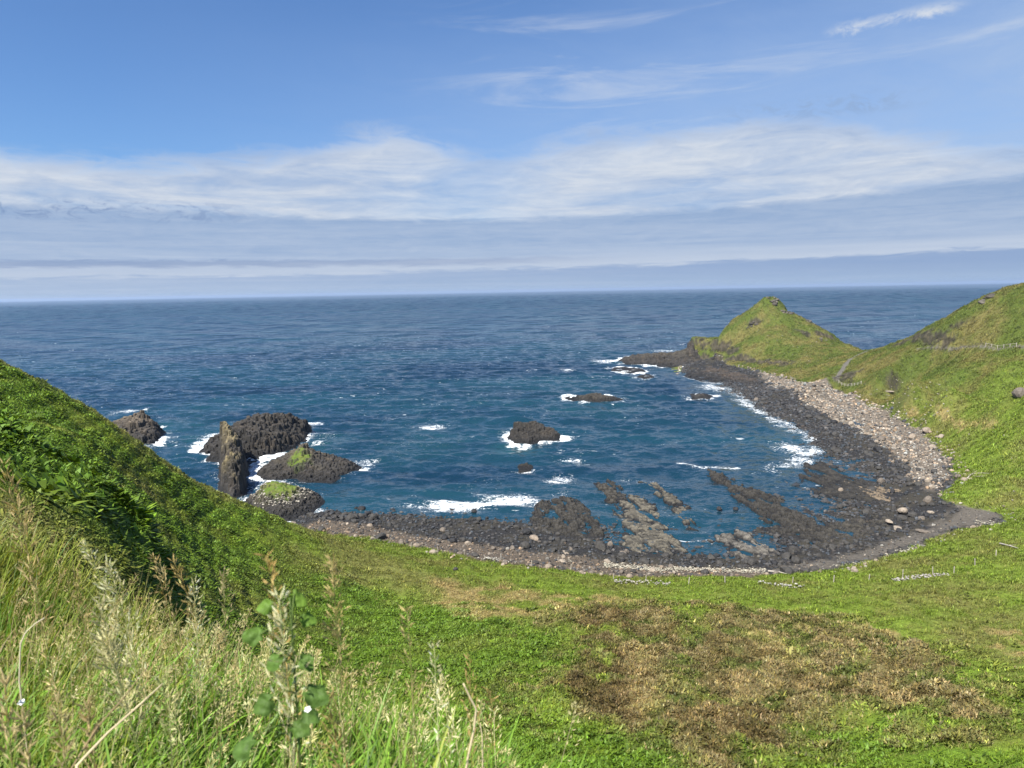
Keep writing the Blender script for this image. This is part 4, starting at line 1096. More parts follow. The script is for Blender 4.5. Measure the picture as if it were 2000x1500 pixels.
FOAM = [(850, 834, 42, 9, 0.95), (255, 803, 48, 9, 0.85), (1108, 722, 20, 4, 0.9), (1118, 776, 26, 7, 1.0), (1110, 898, 52, 10, 0.8), (1100, 938, 50, 20, 0.85), (1245, 815, 20, 4, 0.6), (1395, 757, 60, 16, 0.85), (1180, 706, 40, 7, 0.9), (640, 850, 38, 16, 0.6), (620, 865, 26, 10, 0.8),
        (705, 912, 26, 12, 0.8), (900, 988, 140, 19, 1.15), (985, 978, 100, 22, 1.0), (1060, 1000, 70, 22, 0.48), (1390, 912, 60, 9, 0.75), (1555, 880, 56, 32, 0.9), (1620, 895, 60, 14, 0.42), (1480, 930, 70, 20, 0.36), (620, 965, 24, 8, 0.55), (400, 850, 34, 22, 0.5), (560, 880, 40, 8, 0.6),
        (1295, 685, 50, 4, 0.8), (620, 962, 20, 6, 0.4), (800, 966, 22, 3, 0.6), (310, 845, 30, 18, 0.5), (1250, 945, 60, 10, 0.45), (350, 825, 60, 18, 0.28), (340, 865, 40, 5, 0.6), (1350, 765, 60, 10, 0.35), (1640, 870, 14, 20, 0.2), (460, 825, 40, 5, 0.5), (575, 805, 18, 3, 0.6), (500, 690, 300, 6, 0.0)]
FOAM_LINES = [([(1350, 740), (1410, 752), (1450, 775), (1490, 800), (1540, 825), (1585, 848)], 8.0, 0.75), ([(1060, 1000), (1100, 960), (1110, 940)], 6.0, 0.55), ([(1210, 935), (1260, 938), (1300, 950)], 2.5, 0.6), ([(1520, 905), (1570, 900), (1640, 905), (1680, 915)], 4.0, 0.55), ([(640, 1000), (760, 1000)], 2.0, 0.4), ([(1440, 780), (1500, 812), (1560, 838), (1594, 862), (1590, 885), (1555, 905), (1510, 915)], 7.0, 0.85), ([(1590, 860), (1585, 885), (1550, 898)], 4.0, 0.95), ([(780, 1002), (860, 997), (950, 990), (1040, 975)], 3.0, 0.85), ([(1330, 905), (1380, 915), (1440, 914)], 2.0, 0.9), ([(1400, 745), (1430, 762), (1465, 790)], 3.0, 0.6)]
TEAL = [(560, 1000, 60, 16, 0.3), (1000, 880, 60, 20, 0.75), (620, 870, 90, 30, 0.6), (420, 850, 90, 30, 0.5), (800, 870, 120, 40, 0.35), (1180, 800, 120, 20, 0.45), (330, 830, 80, 25, 0.5), (1050, 760, 200, 40, 0.22)]
build_sea()
# ------------------------------------------------------------------ stones of the shore
def ico(sub):
    bm = bmesh.new()
    bmesh.ops.create_icosphere(bm, subdivisions=sub, radius=1.0)
    v = np.array([x.co[:] for x in bm.verts]); f = np.array([[x.index for x in g.verts] for g in bm.faces])
    bm.free()
    return v, f

def stone_shape(sub, seed):
    v, f = ico(sub)
    g = np.random.default_rng(seed)
    # flattened by a few cutting planes, then roughened
    for _ in range(9):
        n = g.normal(size=3); n /= np.linalg.norm(n)
        d = g.uniform(0.62, 0.9)
        s = v @ n
        v = v - np.where(s > d, s - d, 0)[:, None] * n
    v = v * (1 + 0.07 * np.stack([perlin(v[:, 0] * 2.3 + seed, v[:, 1] * 2.3 + v[:, 2] * 1.7, seed)] * 3, -1))
    v = v * np.array([g.uniform(0.8, 1.15), g.uniform(0.75, 1.0), g.uniform(0.55, 0.8)])
    return v, f

rs = np.random.default_rng(12)
sp_ = np.array(SHORE_POLY); lo = sp_.min(0); hi = sp_.max(0)
NS = 150000
sx = rs.uniform(lo[0], hi[0], NS); sy = rs.uniform(lo[1], hi[1], NS)
k = sdf(SHORE_POLY, sx, sy) > -2.5
sx, sy = sx[k], sy[k]
sh0 = height0(sx, sy)
k = (sh0 > -0.75) & (sh0 < 7.0)
sx, sy, sh0 = sx[k], sy[k], sh0[k]
ZN = zones(sx, sy)
prob = 0.42 + 0.45 * np.maximum(ZN['pale'], ZN['npale']) - 0.05 * ZN['gravel']
prob = prob * np.where(sh0 < -0.1, 0.16 * (1 + 1.8 * (sh0 > -0.35)), 1.0)
prob = np.where(ZN['shore'] < 0.4, 0.16, prob)
on_reef = np.full(sx.shape, -9.0)
for pl, amt in ROCK_POLYS:
    if amt < 0.9: on_reef = np.maximum(on_reef, sdf(pl, sx, sy))
flat_ = sdf(FLAT_POLY, sx, sy) > 0
prob = np.where(flat_ & (sh0 < 1.4), np.maximum(prob, 0.62), prob)
prob = np.where(on_reef > 0.3, prob * 0.30, prob)
k = rs.random(len(sx)) < prob * 1.55
sx, sy, sh0 = sx[k], sy[k], sh0[k]
ZN = {n: v[k] for n, v in ZN.items()}
sz = height(sx, sy)
size = np.exp(rs.normal(math.log(0.37), 0.50, len(sx)))           # half width
size = np.where(ZN['pale'] > 0.5, size * 0.74, size)
size = np.where(ZN['npale'] > 0.5, size * 0.66, size)
size = np.where(ZN['gravel'] > 0.5, size * 0.45, size)
size = np.clip(size * np.where(ZN['r'] > 300, 1.1, np.where(ZN['r'] < 190, 0.74, 0.92)), 0.14, 1.5)
palef = np.maximum(ZN['pale'], ZN['npale'] * 0.85)
isp = rs.random(len(sx)) < palef * 0.85
scol = np.where(isp[:, None], lerp(S_NEARPALE, S_PALE, ZN['pale'][:, None]), S_DARK * 1.7)
gr = (ZN['gravel'] > 0.5) & (rs.random(len(sx)) < 0.8)
scol = np.where(gr[:, None], S_GRAVEL, scol)
edge_s = ZN['shore'] < 0.4
scol = np.where(edge_s[:, None], S_PALE * 1.05, scol)
br_ = np.exp(rs.normal(0, 0.33, len(sx)) * np.where(gr, 1.7, 1.0))
warm = rs.normal(0, 0.09, len(sx))
scol = np.clip(scol * br_[:, None] * np.stack([1 + warm, np.ones_like(warm), 1 - warm], -1), 0.01, 0.62)
yaw = rs.uniform(0, 6.283, len(sx))
pxs, pys, dzs = project(sx, sy, sz)
apparent = size / dzs * (1 + 0.0 * size)
inview = (pxs > -20) & (pxs < 2020) & (pys > 0) & (pys < 1500) & (sz > 0.05)
order = np.argsort(-np.where(inview, apparent, 0))
single = order[:286]
mass = np.setdiff1d(np.arange(len(sx)), single)
protos1 = [stone_shape(1, 100 + i) for i in range(10)]
def join_stones(name, ids, lab, kindname):
    VV, FF, CC = [], [], []; off = 0
    sel = rs.integers(0, len(protos1), len(ids))
    for pi, (pv, pf) in enumerate(protos1):
        j = ids[sel == pi]
        if not len(j): continue
        c, s = np.cos(yaw[j]), np.sin(yaw[j])
        v = pv[None] * size[j][:, None, None]
        x = v[..., 0] * c[:, None] - v[..., 1] * s[:, None]; y = v[..., 0] * s[:, None] + v[..., 1] * c[:, None]
        vv = np.stack([x + sx[j][:, None], y + sy[j][:, None], v[..., 2] + sz[j][:, None] + 0.25 * size[j][:, None]], -1)
        n = pv.shape[0]
        ff = pf[None] + (np.arange(len(j)) * n)[:, None, None] + off
        VV.append(vv.reshape(-1, 3)); FF.append(ff.reshape(-1, 3)); CC.append(np.repeat(scol[j], n, axis=0)); off += len(j) * n
    o = link(name, mesh_np(name, np.concatenate(VV), np.concatenate(FF), M_STONE, np.concatenate(CC), smooth=False))
    tag(o, lab, None, None, kindname); o['category'] = 'boulders'
dk_ = mass[~isp[mass]]; pl_ = mass[isp[mass]]
join_stones('boulders', dk_, 'countless wet black boulders along the low tide line', 'stuff')
join_stones('boulders', pl_, 'countless pale boulders along the top of the beach', 'stuff')

STONE_MESH = {}
def stone_mesh(i, col, key):
    if (i, key) not in STONE_MESH:
        v, f = stone_shape(2, 300 + i)
        STONE_MESH[(i, key)] = mesh_np('boulder', v, f, M_STONE, np.repeat(np.array(col)[None], len(v), 0), smooth=False)
    return STONE_MESH[(i, key)]
def place_stone(x, y, z, s, rz, mesh, label, group=None, cat='boulder', sc=(1, 1, 1)):
    o = link('boulder', mesh)
    o.location = (x, y, z); o.rotation_euler = (0, 0, rz); o.scale = (s * sc[0], s * sc[1], s * sc[2])
    return tag(o, label, cat, group)
SHADES = {'black': (0.026, 0.026, 0.028), 'dark grey': (0.055, 0.052, 0.048), 'brown grey': (0.16, 0.135, 0.11), 'tan': (0.27, 0.22, 0.17), 'pale pinkish grey': (0.31, 0.26, 0.205)}
LABS = {'black': 'black wet boulder at the edge of the water', 'dark grey': 'dark grey boulder on the lower part of the shore', 'brown grey': 'brown grey boulder on the near strip of beach', 'tan': 'tan boulder among paler stones of the upper beach', 'pale pinkish grey': 'pale pinkish grey boulder on the upper beach'}
for j in single:
    lum = scol[j].mean()
    key = min(SHADES, key=lambda q: abs(math.log(np.mean(SHADES[q])) - math.log(lum)))
    place_stone(sx[j], sy[j], sz[j] + 0.25 * size[j], size[j], yaw[j], stone_mesh(int(rs.integers(0, 6)), SHADES[key], key), LABS[key], key + ' boulders of the bay')

# boulders that stand out
for lab, px, py, s, key, sc in [('big rounded tan boulder alone on the near stone beach', 1045, 1056, 1.15, 'tan', (1.3, .8, .8)), ('largest pale boulder on the dark flat above the gravel', 1763, 1003, 1.25, 'pale pinkish grey', (1.1, .9, 1)), ('second pale boulder just right of the largest one on the dark flat', 1783, 1007, 0.9, 'pale pinkish grey', (1.2, .8, .8)),
                             ('low grey boulder below the two pale boulders', 1736, 1023, 0.95, 'pale pinkish grey', (1.1, .8, .7)), ('slab shaped pale boulder beside the gravel', 1752, 1034, 1.3, 'pale pinkish grey', (1.3, .8, .5)), ('pale boulder at the edge of the meadow corner', 1818, 1003, 0.85, 'pale pinkish grey', (1.2, .8, .7)),
                             ('long flat slab lying on the grey gravel', 1803, 1040, 1.35, 'brown grey', (1.4, .6, .4)), ('upright tan boulder on the dark shelf', 1643, 962, 1.1, 'tan', (1, .9, .9)), ('white topped boulder in the near beach', 1105, 1081, 0.85, 'pale pinkish grey', (1.3, .9, .6)), ('pair-like pale boulder at the top of the near beach', 1098, 1100, 0.8, 'pale pinkish grey', (1.4, .9, .6)),
                             ('tall brown boulder beside the grey green reef', 1192, 1068, 0.8, 'brown grey', (.8, .8, 1.3)), ('brown rock sticking out of the grassy knoll by the beach', 743, 1053, 1.25, 'dark grey', (1.2, 1, .9)), ('small pale rock on the grassy knoll by the beach', 728, 1054, 0.7, 'pale pinkish grey', (1, 1, .9)),
                             ('small dark boulder in the green meadow', 890, 1114, 0.5, 'dark grey', (1, 1, .8)), ('lone grey boulder at the lower edge of the near beach', 1156, 1120, 0.6, 'brown grey', (1, 1, .8)),
                             ('dark boulder standing in the near water by the surf', 926, 1001, 0.95, 'black', (1, 1, .9)), ('black boulder in the near water under the small awash rock', 1093, 993, 0.8, 'black', (1, 1, .8)), ('black boulder at the left end of the near shore', 706, 997, 1.0, 'black', (1.1, 1, .9)), ('dark boulder in the pool behind the broad reef', 1405, 996, 0.85, 'black', (1, 1, .9)), ('dark boulder in the pool nearest the long black reef', 1437, 997, 0.8, 'black', (1, 1, .9)), ('dark low boulder in the pool in front of the reefs', 1404, 1028, 0.55, 'black', (1.3, 1, .6)),
                             ('pale rock outcrop boulder at the foot of the right hill', 1992, 775, 2.2, 'brown grey', (1.2, 1, 1)), ('white slab lying in the grass under the right hill', 1735, 766, 1.4, 'pale pinkish grey', (1.5, .8, .4))]:
    x, y, z = hit(px, py)
    place_stone(x, y, z + 0.3 * s * sc[2], s, random.Random(lab).uniform(0, 6), stone_mesh(len(lab) % 6, SHADES[key], key), lab, None, 'boulder', sc)

# rocks cropping out of the grass on the far hills
for lab, px, py, r, s, n in [('crag of dark rocks on the top of the headland', 1512, 590, 516, 2.6, 9), ('rocky outcrop on the left shoulder of the headland', 1472, 632, 497, 2.0, 7), ('rocky outcrop below the headland top', 1535, 622, 505, 2.2, 8), ('stony outcrop on the right slope of the headland', 1582, 634, 499, 1.8, 8), ('small stony outcrop low on the right slope of the headland', 1605, 660, 470, 1.5, 7),
                          ('rocky outcrop high on the right hill', 1920, 593, 350, 2.1, 7)]:
    VV, FF, CC = [], [], []; off = 0
    g = np.random.default_rng(len(lab))
    for i in range(n):
        v, f = stone_shape(2, 500 + i)
        d = ray(px + g.normal(0, 9), 700); h = math.hypot(d[0], d[1]); rr_ = r + g.normal(0, 3)
        x, y = d[0] / h * rr_, d[1] / h * rr_
        z = float(height(np.array([x]), np.array([y]))[0])
        a = g.uniform(0, 6.28); q = s * g.uniform(0.4, 1.0)
        v = v * q; v = np.stack([v[:, 0] * math.cos(a) - v[:, 1] * math.sin(a) + x, v[:, 0] * math.sin(a) + v[:, 1] * math.cos(a) + y, v[:, 2] * 0.9 + z], -1)
        VV.append(v); FF.append(f + off); off += len(v); CC.append(np.repeat((np.array([0.085, 0.075, 0.06]) * g.uniform(0.6, 1.8))[None], len(v), 0))
    tag(link('outcrop', mesh_np('outcrop', np.concatenate(VV), np.concatenate(FF), M_STONE, np.concatenate(CC), smooth=False)), lab, 'rock outcrop')

# white stones on the green capped sea rock, a part of it
for o, pts_ in RING:
    g = np.random.default_rng(3)
    VV, FF, CC = [], [], []; off = 0
    for k in g.choice(len(pts_), min(len(pts_), 330), replace=False):
        v, f = protos1[int(g.integers(0, len(protos1)))]
        v = v * g.uniform(0.13, 0.34) + pts_[k] + np.array([0, 0, 0.08])
        VV.append(v); FF.append(f + off); off += len(v); CC.append(np.repeat((np.array([0.40, 0.37, 0.31]) * g.uniform(0.4, 1.3))[None], len(v), 0))
    st_ = link('pale_stones', mesh_np('pale_stones', np.concatenate(VV), np.concatenate(FF), M_STONE, np.concatenate(CC), smooth=False), o)
    st_['kind'] = 'stuff'

# scattered stones on the grass
def stone_group(name, lab, pts, smin, smax, col, kind=None, cat=None, jit=0.3, stack=0):
    VV, FF, CC = [], [], []; off = 0
    g = np.random.default_rng(len(lab) + 3)
    for (x, y) in pts:
        v, f = protos1[int(g.integers(0, len(protos1)))]
        s = g.uniform(smin, smax); a = g.uniform(0, 6.28)
        z = float(height(np.array([x]), np.array([y]))[0]) + g.uniform(0.1, 0.3 + stack)
        v = v * s
        v = np.stack([v[:, 0] * math.cos(a) - v[:, 1] * math.sin(a) + x, v[:, 0] * math.sin(a) + v[:, 1] * math.cos(a) + y, v[:, 2] + z], -1)
        VV.append(v); FF.append(f + off); off += len(v); CC.append(np.repeat((np.array(col) * g.uniform(0.6, 1.35))[None], len(v), 0))
    o = link(name, mesh_np(name, np.concatenate(VV), np.concatenate(FF), M_STONE, np.clip(np.concatenate(CC), 0, 0.8), smooth=False))
    tag(o, lab, cat, None, kind)
    return o
g = np.random.default_rng(77)
pts = []
for _ in range(300):
    px, py = [(g.uniform(1470, 1640), g.uniform(620, 735)), (g.uniform(1640, 1860), g.uniform(745, 830)), (g.uniform(1830, 1990), g.uniform(830, 1060))][int(g.choice([0, 0, 0, 1, 1, 1, 1, 2]))]
    x, y, z = hit(px, py)
    if z > 3.0: pts.append((x, y))
stone_group('rubble', 'pale stones scattered over the grass above the beach and on the headland', pts, 0.12, 0.42, (0.36, 0.33, 0.27), 'stuff')

# ruined walls in the meadow
for lab, a, b, n, wid, col in [('ruined low wall of white stones, left of the middle of the meadow', (1197, 1138), (1312, 1143), 90, 0.5, (0.36, 0.34, 0.29)), ('ruined low wall of small grey stones in the middle of the meadow', (1478, 1144), (1572, 1148), 60, 0.5, (0.36, 0.35, 0.31)), ('ruined low wall of grey stones at the right of the meadow', (1740, 1136), (1852, 1127), 120, 0.7, (0.34, 0.32, 0.29)),
                            ('faint ruined wall of small stones just above the near beach', (932, 1093), (1012, 1104), 50, 0.4, (0.44, 0.42, 0.37))]:
    pa, pb = hit(*a), hit(*b)
    pts = []
    for i in range(n):
        t = g.random(); nx, ny = -(pb[1] - pa[1]), pb[0] - pa[0]; L = math.hypot(nx, ny)
        o_ = g.normal(0, wid * 0.55)
        pts.append((pa[0] + (pb[0] - pa[0]) * t + nx / L * o_, pa[1] + (pb[1] - pa[1]) * t + ny / L * o_))
    stone_group('stone_wall', lab, pts, 0.08, 0.22, col, None, 'stone wall', stack=0.25)
# line of bleached stones where grass meets the beach
pts = []
for (ax, ay), (bx, by), n in [((1180, 1106), (1300, 1117), 520), ((1300, 1115), (1500, 1118), 620), ((1620, 1110), (1700, 1100), 30), ((1745, 1085), (1800, 1068), 90), ((1905, 1022), (1955, 1026), 80), ((1090, 1096), (1120, 1102), 25)]:
    for _ in range(n):
        t = g.random() ; x, y, z = hit(ax + (bx - ax) * t, ay + (by - ay) * t + g.normal(0, 2.0)); pts.append((x, y))
stone_group('pebbles', 'line of bleached white stones where the meadow meets the beach', pts, 0.05, 0.20, (0.40, 0.375, 0.30), 'stuff')

# ------------------------------------------------------------------ posts, fences, driftwood
def mat_wood():
    m, t, out = material('weathered_wood')
    p = t.node('ShaderNodeBsdfPrincipled')
    P = t.node('ShaderNodeTexCoord').outputs['Object']
    n = t.noise(P, 6.0, 5, 0.6)
    t.put(p.inputs['Base Color'], t.mix(n, (0.20, 0.18, 0.15), (0.40, 0.37, 0.32)))
    p.inputs['Roughness'].default_value = 0.85
    t.l.new(p.outputs[0], out.inputs[0])
    return m
M_WOOD = mat_wood()

def tube_mesh(name, pts, radii, n=7, mat=None, cols=None, cap=True):
    pts = np.array(pts, float); m = len(pts)
    T = np.gradient(pts, axis=0); T /= np.linalg.norm(T, axis=1, keepdims=True) + 1e-9
    ref = np.array([0.31, 0.95, 0.05])
    A = np.cross(T, ref); A /= np.linalg.norm(A, axis=1, keepdims=True) + 1e-9
    B = np.cross(T, A)
    an = np.linspace(0, 2 * math.pi, n, endpoint=False)
    rad = np.broadcast_to(np.asarray(radii, float), (m,))
    V = pts[:, None] + rad[:, None, None] * (np.cos(an)[None, :, None] * A[:, None] + np.sin(an)[None, :, None] * B[:, None])
    V = V.reshape(-1, 3)
    f = []
    for i in range(m - 1):
        for j in range(n):
            f.append((i * n + j, i * n + (j + 1) % n, (i + 1) * n + (j + 1) % n, (i + 1) * n + j))
    if cap:
        V = np.concatenate([V, pts[-1:] + T[-1:] * rad[-1] * 0.5]); e = len(V) - 1
        for j in range(0, n):
            f.append(((m - 1) * n + j, (m - 1) * n + (j + 1) % n, e, e))
    f = np.array(f)
    tri = f[:, 2] == f[:, 3]
    me = bpy.data.meshes.new(name)
    me.from_pydata([tuple(v) for v in V], [], [tuple(q[:3]) if q[2] == q[3] else tuple(q) for q in f])
    me.polygons.foreach_set('use_smooth', [True] * len(me.polygons))
    if cols is not None:
        c = np.ones((len(V), 4), np.float32); c[:, :3] = cols
        at = me.color_attributes.new('Col', 'FLOAT_COLOR', 'POINT'); at.data.foreach_set('color', c.ravel())
    if mat: me.materials.append(mat)
    return me

post_me = tube_mesh('fence_post', [(0, 0, -0.3), (0.0, 0.0, 0.2), (0.01, 0.0, 0.7), (0.012, 0.004, 1.06), (0.012, 0.004, 1.10)], [0.075, 0.072, 0.068, 0.064, 0.05], 8, M_WOOD)
for i, (px, py) in enumerate([(803, 1071), (856, 1081), (908, 1085), (979, 1096), (1039, 1108), (1115, 1119), (1198, 1133), (1262, 1139), (1345, 1142), (1416, 1143), (1548, 1143), (1628, 1140), (1697, 1136), (1763, 1130), (1822, 1124), (1863, 1121), (1904, 1108), (1945, 1090)]):
    x, y, z = hit(px, py)
    o = link('fence_post', post_me)
    o.location = (x, y, float(height(np.array([x]), np.array([y]))[0])); rr = random.Random(i)
    o.rotation_euler = (rr.gauss(0, 0.05), rr.gauss(0, 0.05), rr.uniform(0, 6)); o.scale = (1, 1, rr.uniform(0.95, 1.2))
    tag(o, 'thin pale wooden post standing in the meadow above the beach', 'fence post', 'posts of the meadow fence')

def fence(lab, pa, pb, n, hgt, rails=2):
    root = bpy.data.objects.new('fence', None); COL.objects.link(root)
    za = float(height(np.array([pa[0]]), np.array([pa[1]]))[0])
    root.location = (pa[0], pa[1], za)
    tag(root, lab, 'fence')
    tops = []
    for i in range(n):
        t = i / (n - 1); x = pa[0] + (pb[0] - pa[0]) * t; y = pa[1] + (pb[1] - pa[1]) * t
        z = float(height(np.array([x]), np.array([y]))[0])
        p = link('post', post_me, root); p.location = (x - pa[0], y - pa[1], z - za); p.scale = (1.6, 1.6, hgt)
        tops.append((x - pa[0], y - pa[1], z - za))
    for kx in range(rails):
        hh = hgt * (0.95 - 0.42 * kx)
        link('rail', tube_mesh('rail', [(a, b, c + hh) for a, b, c in tops], 0.05, 6, M_WOOD), root)
fence('short pale fence at the foot of the path under the headland', hit(1638, 749), hit(1682, 751), 8, 1.3)
fence('post and rail fence beside the path round the right hill', hit(1925, 680), hit(1985, 679), 6, 1.1, 1)
pa, pb = hit(1800, 681), hit(1975, 679)
stone_group('stone_wall', 'low grey wall along the path round the right hill', [(pa[0] + (pb[0] - pa[0]) * t + g.normal(0, .3), pa[1] + (pb[1] - pa[1]) * t + 1.5 + g.normal(0, .3)) for t in np.linspace(0, 1, 150)], 0.12, 0.24, (0.10, 0.092, 0.075), None, 'stone wall', stack=0.35)

def driftwood(lab, pts):
    root = bpy.data.objects.new('driftwood', None); COL.objects.link(root)
    h0_ = hit(*pts[0][0]); root.location = h0_
    tag(root, lab, 'driftwood')
    for i, br in enumerate(pts):
        w = []
        for px, py in br:
            x, y, z = hit(px, py); w.append((x - h0_[0], y - h0_[1], float(height(np.array([x]), np.array([y]))[0]) - h0_[2] + 0.25))
        w = np.array(w); k = np.linspace(0, len(w) - 1, 12)
        w = np.stack([np.interp(k, np.arange(len(w)), w[:, c]) for c in range(3)], -1)
        link('trunk' if i == 0 else 'branch', tube_mesh('branch', w, np.linspace(0.16 if i == 0 else 0.10, 0.05, 12), 7, M_WOOD), root)
driftwood('bleached forked tree branch stranded in the grass at the top of the beach', [[(1886, 938), (1897, 930), (1915, 927), (1932, 926)], [(1897, 930), (1905, 933), (1930, 932)], [(1890, 935), (1902, 925), (1908, 922)]])
driftwood('bleached stick lying in the meadow at the right edge', [[(1953, 1065), (1970, 1072), (1988, 1074)], [(1970, 1072), (1984, 1066)]])
driftwood('bleached log lying along the meadow edge by the white stones', [[(1500, 1120), (1520, 1121), (1537, 1123)]])
# ------------------------------------------------------------------ low plants on the slopes
LV, LC, LN, (LNA, LNR), LAZ, LRR = LAND
def land_cells():
    V = LV.reshape(LNA, LNR, 3)
    r = LRR[None, :]
    el = (V[..., 2] - 50) / r
    run = np.maximum.accumulate(el, axis=1)
    vis = (V[..., 2] + 1.2 - 50) / r >= run - 0.002
    azd = np.abs(LAZ) * 180 / math.pi
    vis &= (azd < 41)[:, None]
    vis &= V[..., 2] > 2.0
    a = np.gradient(LAZ)[:, None] * r * np.gradient(LRR)[None, :]
    return V, vis, a
CELL_V, CELL_VIS, CELL_A = land_cells()

def scatter_points(n, weight, seed):
    g = np.random.default_rng(seed)
    w = (CELL_A * CELL_VIS * weight)[:-1, :-1].ravel()
    c = np.cumsum(w); k = np.searchsorted(c, g.random(n) * c[-1])
    i, j = np.divmod(k, LNR - 1)
    a, b = g.random(n)[:, None], g.random(n)[:, None]
    V = CELL_V
    p = V[i, j] * (1 - a) * (1 - b) + V[i + 1, j] * a * (1 - b) + V[i, j + 1] * (1 - a) * b + V[i + 1, j + 1] * a * b
    return p, LN.reshape(LNA, LNR, 3)[i, j]

def instance_mesh(name, protos, P, scale, yaw, cols, mat, lean=None, seed=0, smooth=True, nrm=None):
    """write every plant of a mass into one mesh; protos: (verts, quads, tint)"""
    g = np.random.default_rng(seed)
    sel = g.integers(0, len(protos), len(P))
    VV, FF, CC = [], [], []; off = 0
    for pi, (pv, pf, pt) in enumerate(protos):
        j = np.nonzero(sel == pi)[0]
        if not len(j): continue
        c, s = np.cos(yaw[j])[:, None], np.sin(yaw[j])[:, None]
        v = pv[None] * scale[j][:, None, None]
        x = v[..., 0] * c - v[..., 1] * s; y = v[..., 0] * s + v[..., 1] * c; z = v[..., 2]
        if nrm is not None:                      # follow the slope
            q = 1 / np.maximum(nrm[j, 2], 0.72)[:, None]; z = z - np.clip(x * nrm[j, 0][:, None] * q + y * nrm[j, 1][:, None] * q, -0.3, 0.3)
        if lean is not None:
            x = x + lean[0] * v[..., 2]; y = y + lean[1] * v[..., 2]
        vv = np.stack([x + P[j, 0][:, None], y + P[j, 1][:, None], z + P[j, 2][:, None]], -1)
        n = len(pv)
        FF.append((pf[None] + (np.arange(len(j)) * n)[:, None, None] + off).reshape(-1, 4))
        VV.append(vv.reshape(-1, 3)); CC.append((cols[j][:, None, :] * pt[None, :, :]).reshape(-1, 3)); off += len(j) * n
    return mesh_np(name, np.concatenate(VV), np.concatenate(FF), mat, np.clip(np.concatenate(CC), 0, 0.9), smooth)

def frond(g, L, W_, az, up, droop, seg=3):
    """one leaf-like frond: a bent tapering ribbon with a fold"""
    t = np.linspace(0, 1, seg + 1)
    wid = W_ * np.array([0.25, 1.0, 0.75, 0.05]) if seg == 3 else W_ * np.interp(t, [0, .35, 1], [.25, 1, .05])
    hr = np.cos(up) * t * L; z = np.sin(up) * t * L - droop * (t ** 2) * L
    d = np.array([math.cos(az), math.sin(az)]); n = np.array([-d[1], d[0]])
    v = []
    for i in range(seg + 1):
        c = d * hr[i]
        v += [(c[0] + n[0] * wid[i] / 2, c[1] + n[1] * wid[i] / 2, z[i] - 0.15 * wid[i]), (c[0] - n[0] * wid[i] / 2, c[1] - n[1] * wid[i] / 2, z[i] - 0.15 * wid[i])]
    f = [(2 * i, 2 * i + 1, 2 * i + 3, 2 * i + 2) for i in range(seg)]
    return np.array(v), np.array(f)

def clump(seed, n, L, W_, up0, up1, droop, seg=2, spread=0.1):
    g = np.random.default_rng(seed)
    VV, FF, TT = [], [], []; off = 0
    for i in range(n):
        v, f = frond(g, L * g.uniform(0.6, 1.15), W_ * g.uniform(0.7, 1.3), g.uniform(0, 6.283), g.uniform(up0, up1), droop * g.uniform(0.5, 1.4), seg)
        v = v + np.array([g.normal(0, spread), g.normal(0, spread), g.uniform(-0.05, 0.02)])
        VV.append(v); FF.append(f + off); off += len(v)
        k = g.uniform(0.72, 1.3)
        TT.append(np.repeat(np.array([[k * g.uniform(0.9, 1.15), k, k * g.uniform(0.7, 1.1)]]), len(v), 0))
    return np.concatenate(VV), np.concatenate(FF), np.concatenate(TT)

CZ = {n: v.reshape(LNA, LNR) for n, v in ZALL.items()}
CR_ = np.broadcast_to(LRR[None, :], (LNA, LNR)); CZZ = CELL_V[..., 2]
dry = np.clip(CZ['shore'] + CZ['path'] + CZ['scarp'], 0, 1)
fernness = np.maximum(CZ['bright'] * (0.3 + 0.7 * CZ['fernmix']), sstep(9, 13, CZZ) * (CR_ < 150) * (CELL_V[..., 0] < 12) * (0.06 + 0.94 * CZ['fernmix']) * (1 - 0.8 * CZ['crest']))
fernness = fernness * (1 - CZ['brown']) * (1 - dry) * sstep(20, 26, CR_)

def plant_mass(name, lab, n, weight, protos, smin, smax, mat, seed, bright=1.0, jit=0.22, lean=(0.06, 0.02), colfun=None, cat=None, follow=True, rscale=0.0):
    P, N = scatter_points(n, weight, seed)
    g = np.random.default_rng(seed + 1)
    c = albedo(P[:, 0], P[:, 1], P[:, 2])
    if colfun is not None: c = colfun(P, c, g)
    c = c * bright * np.exp(g.normal(0, jit, n))[:, None]
    sc = g.uniform(smin, smax, n)
    # drifts of taller and shorter growth
    sc = sc * (1 + 0.5 * np.clip(2.0 * fbm(P[:, 0] / 2.6, P[:, 1] / 2.6, 3, seed), -0.9, 1))
    if rscale: sc = sc * np.clip(np.hypot(P[:, 0], P[:, 1]) / rscale, 0.8, 2.2)
    o = link(name, instance_mesh(name, protos, P - np.array([0, 0, 0.03]), sc, g.uniform(0, 6.283, n), c, mat, lean, seed, True, N if follow else None))
    tag(o, lab, None, None, 'stuff'); o['category'] = cat or name

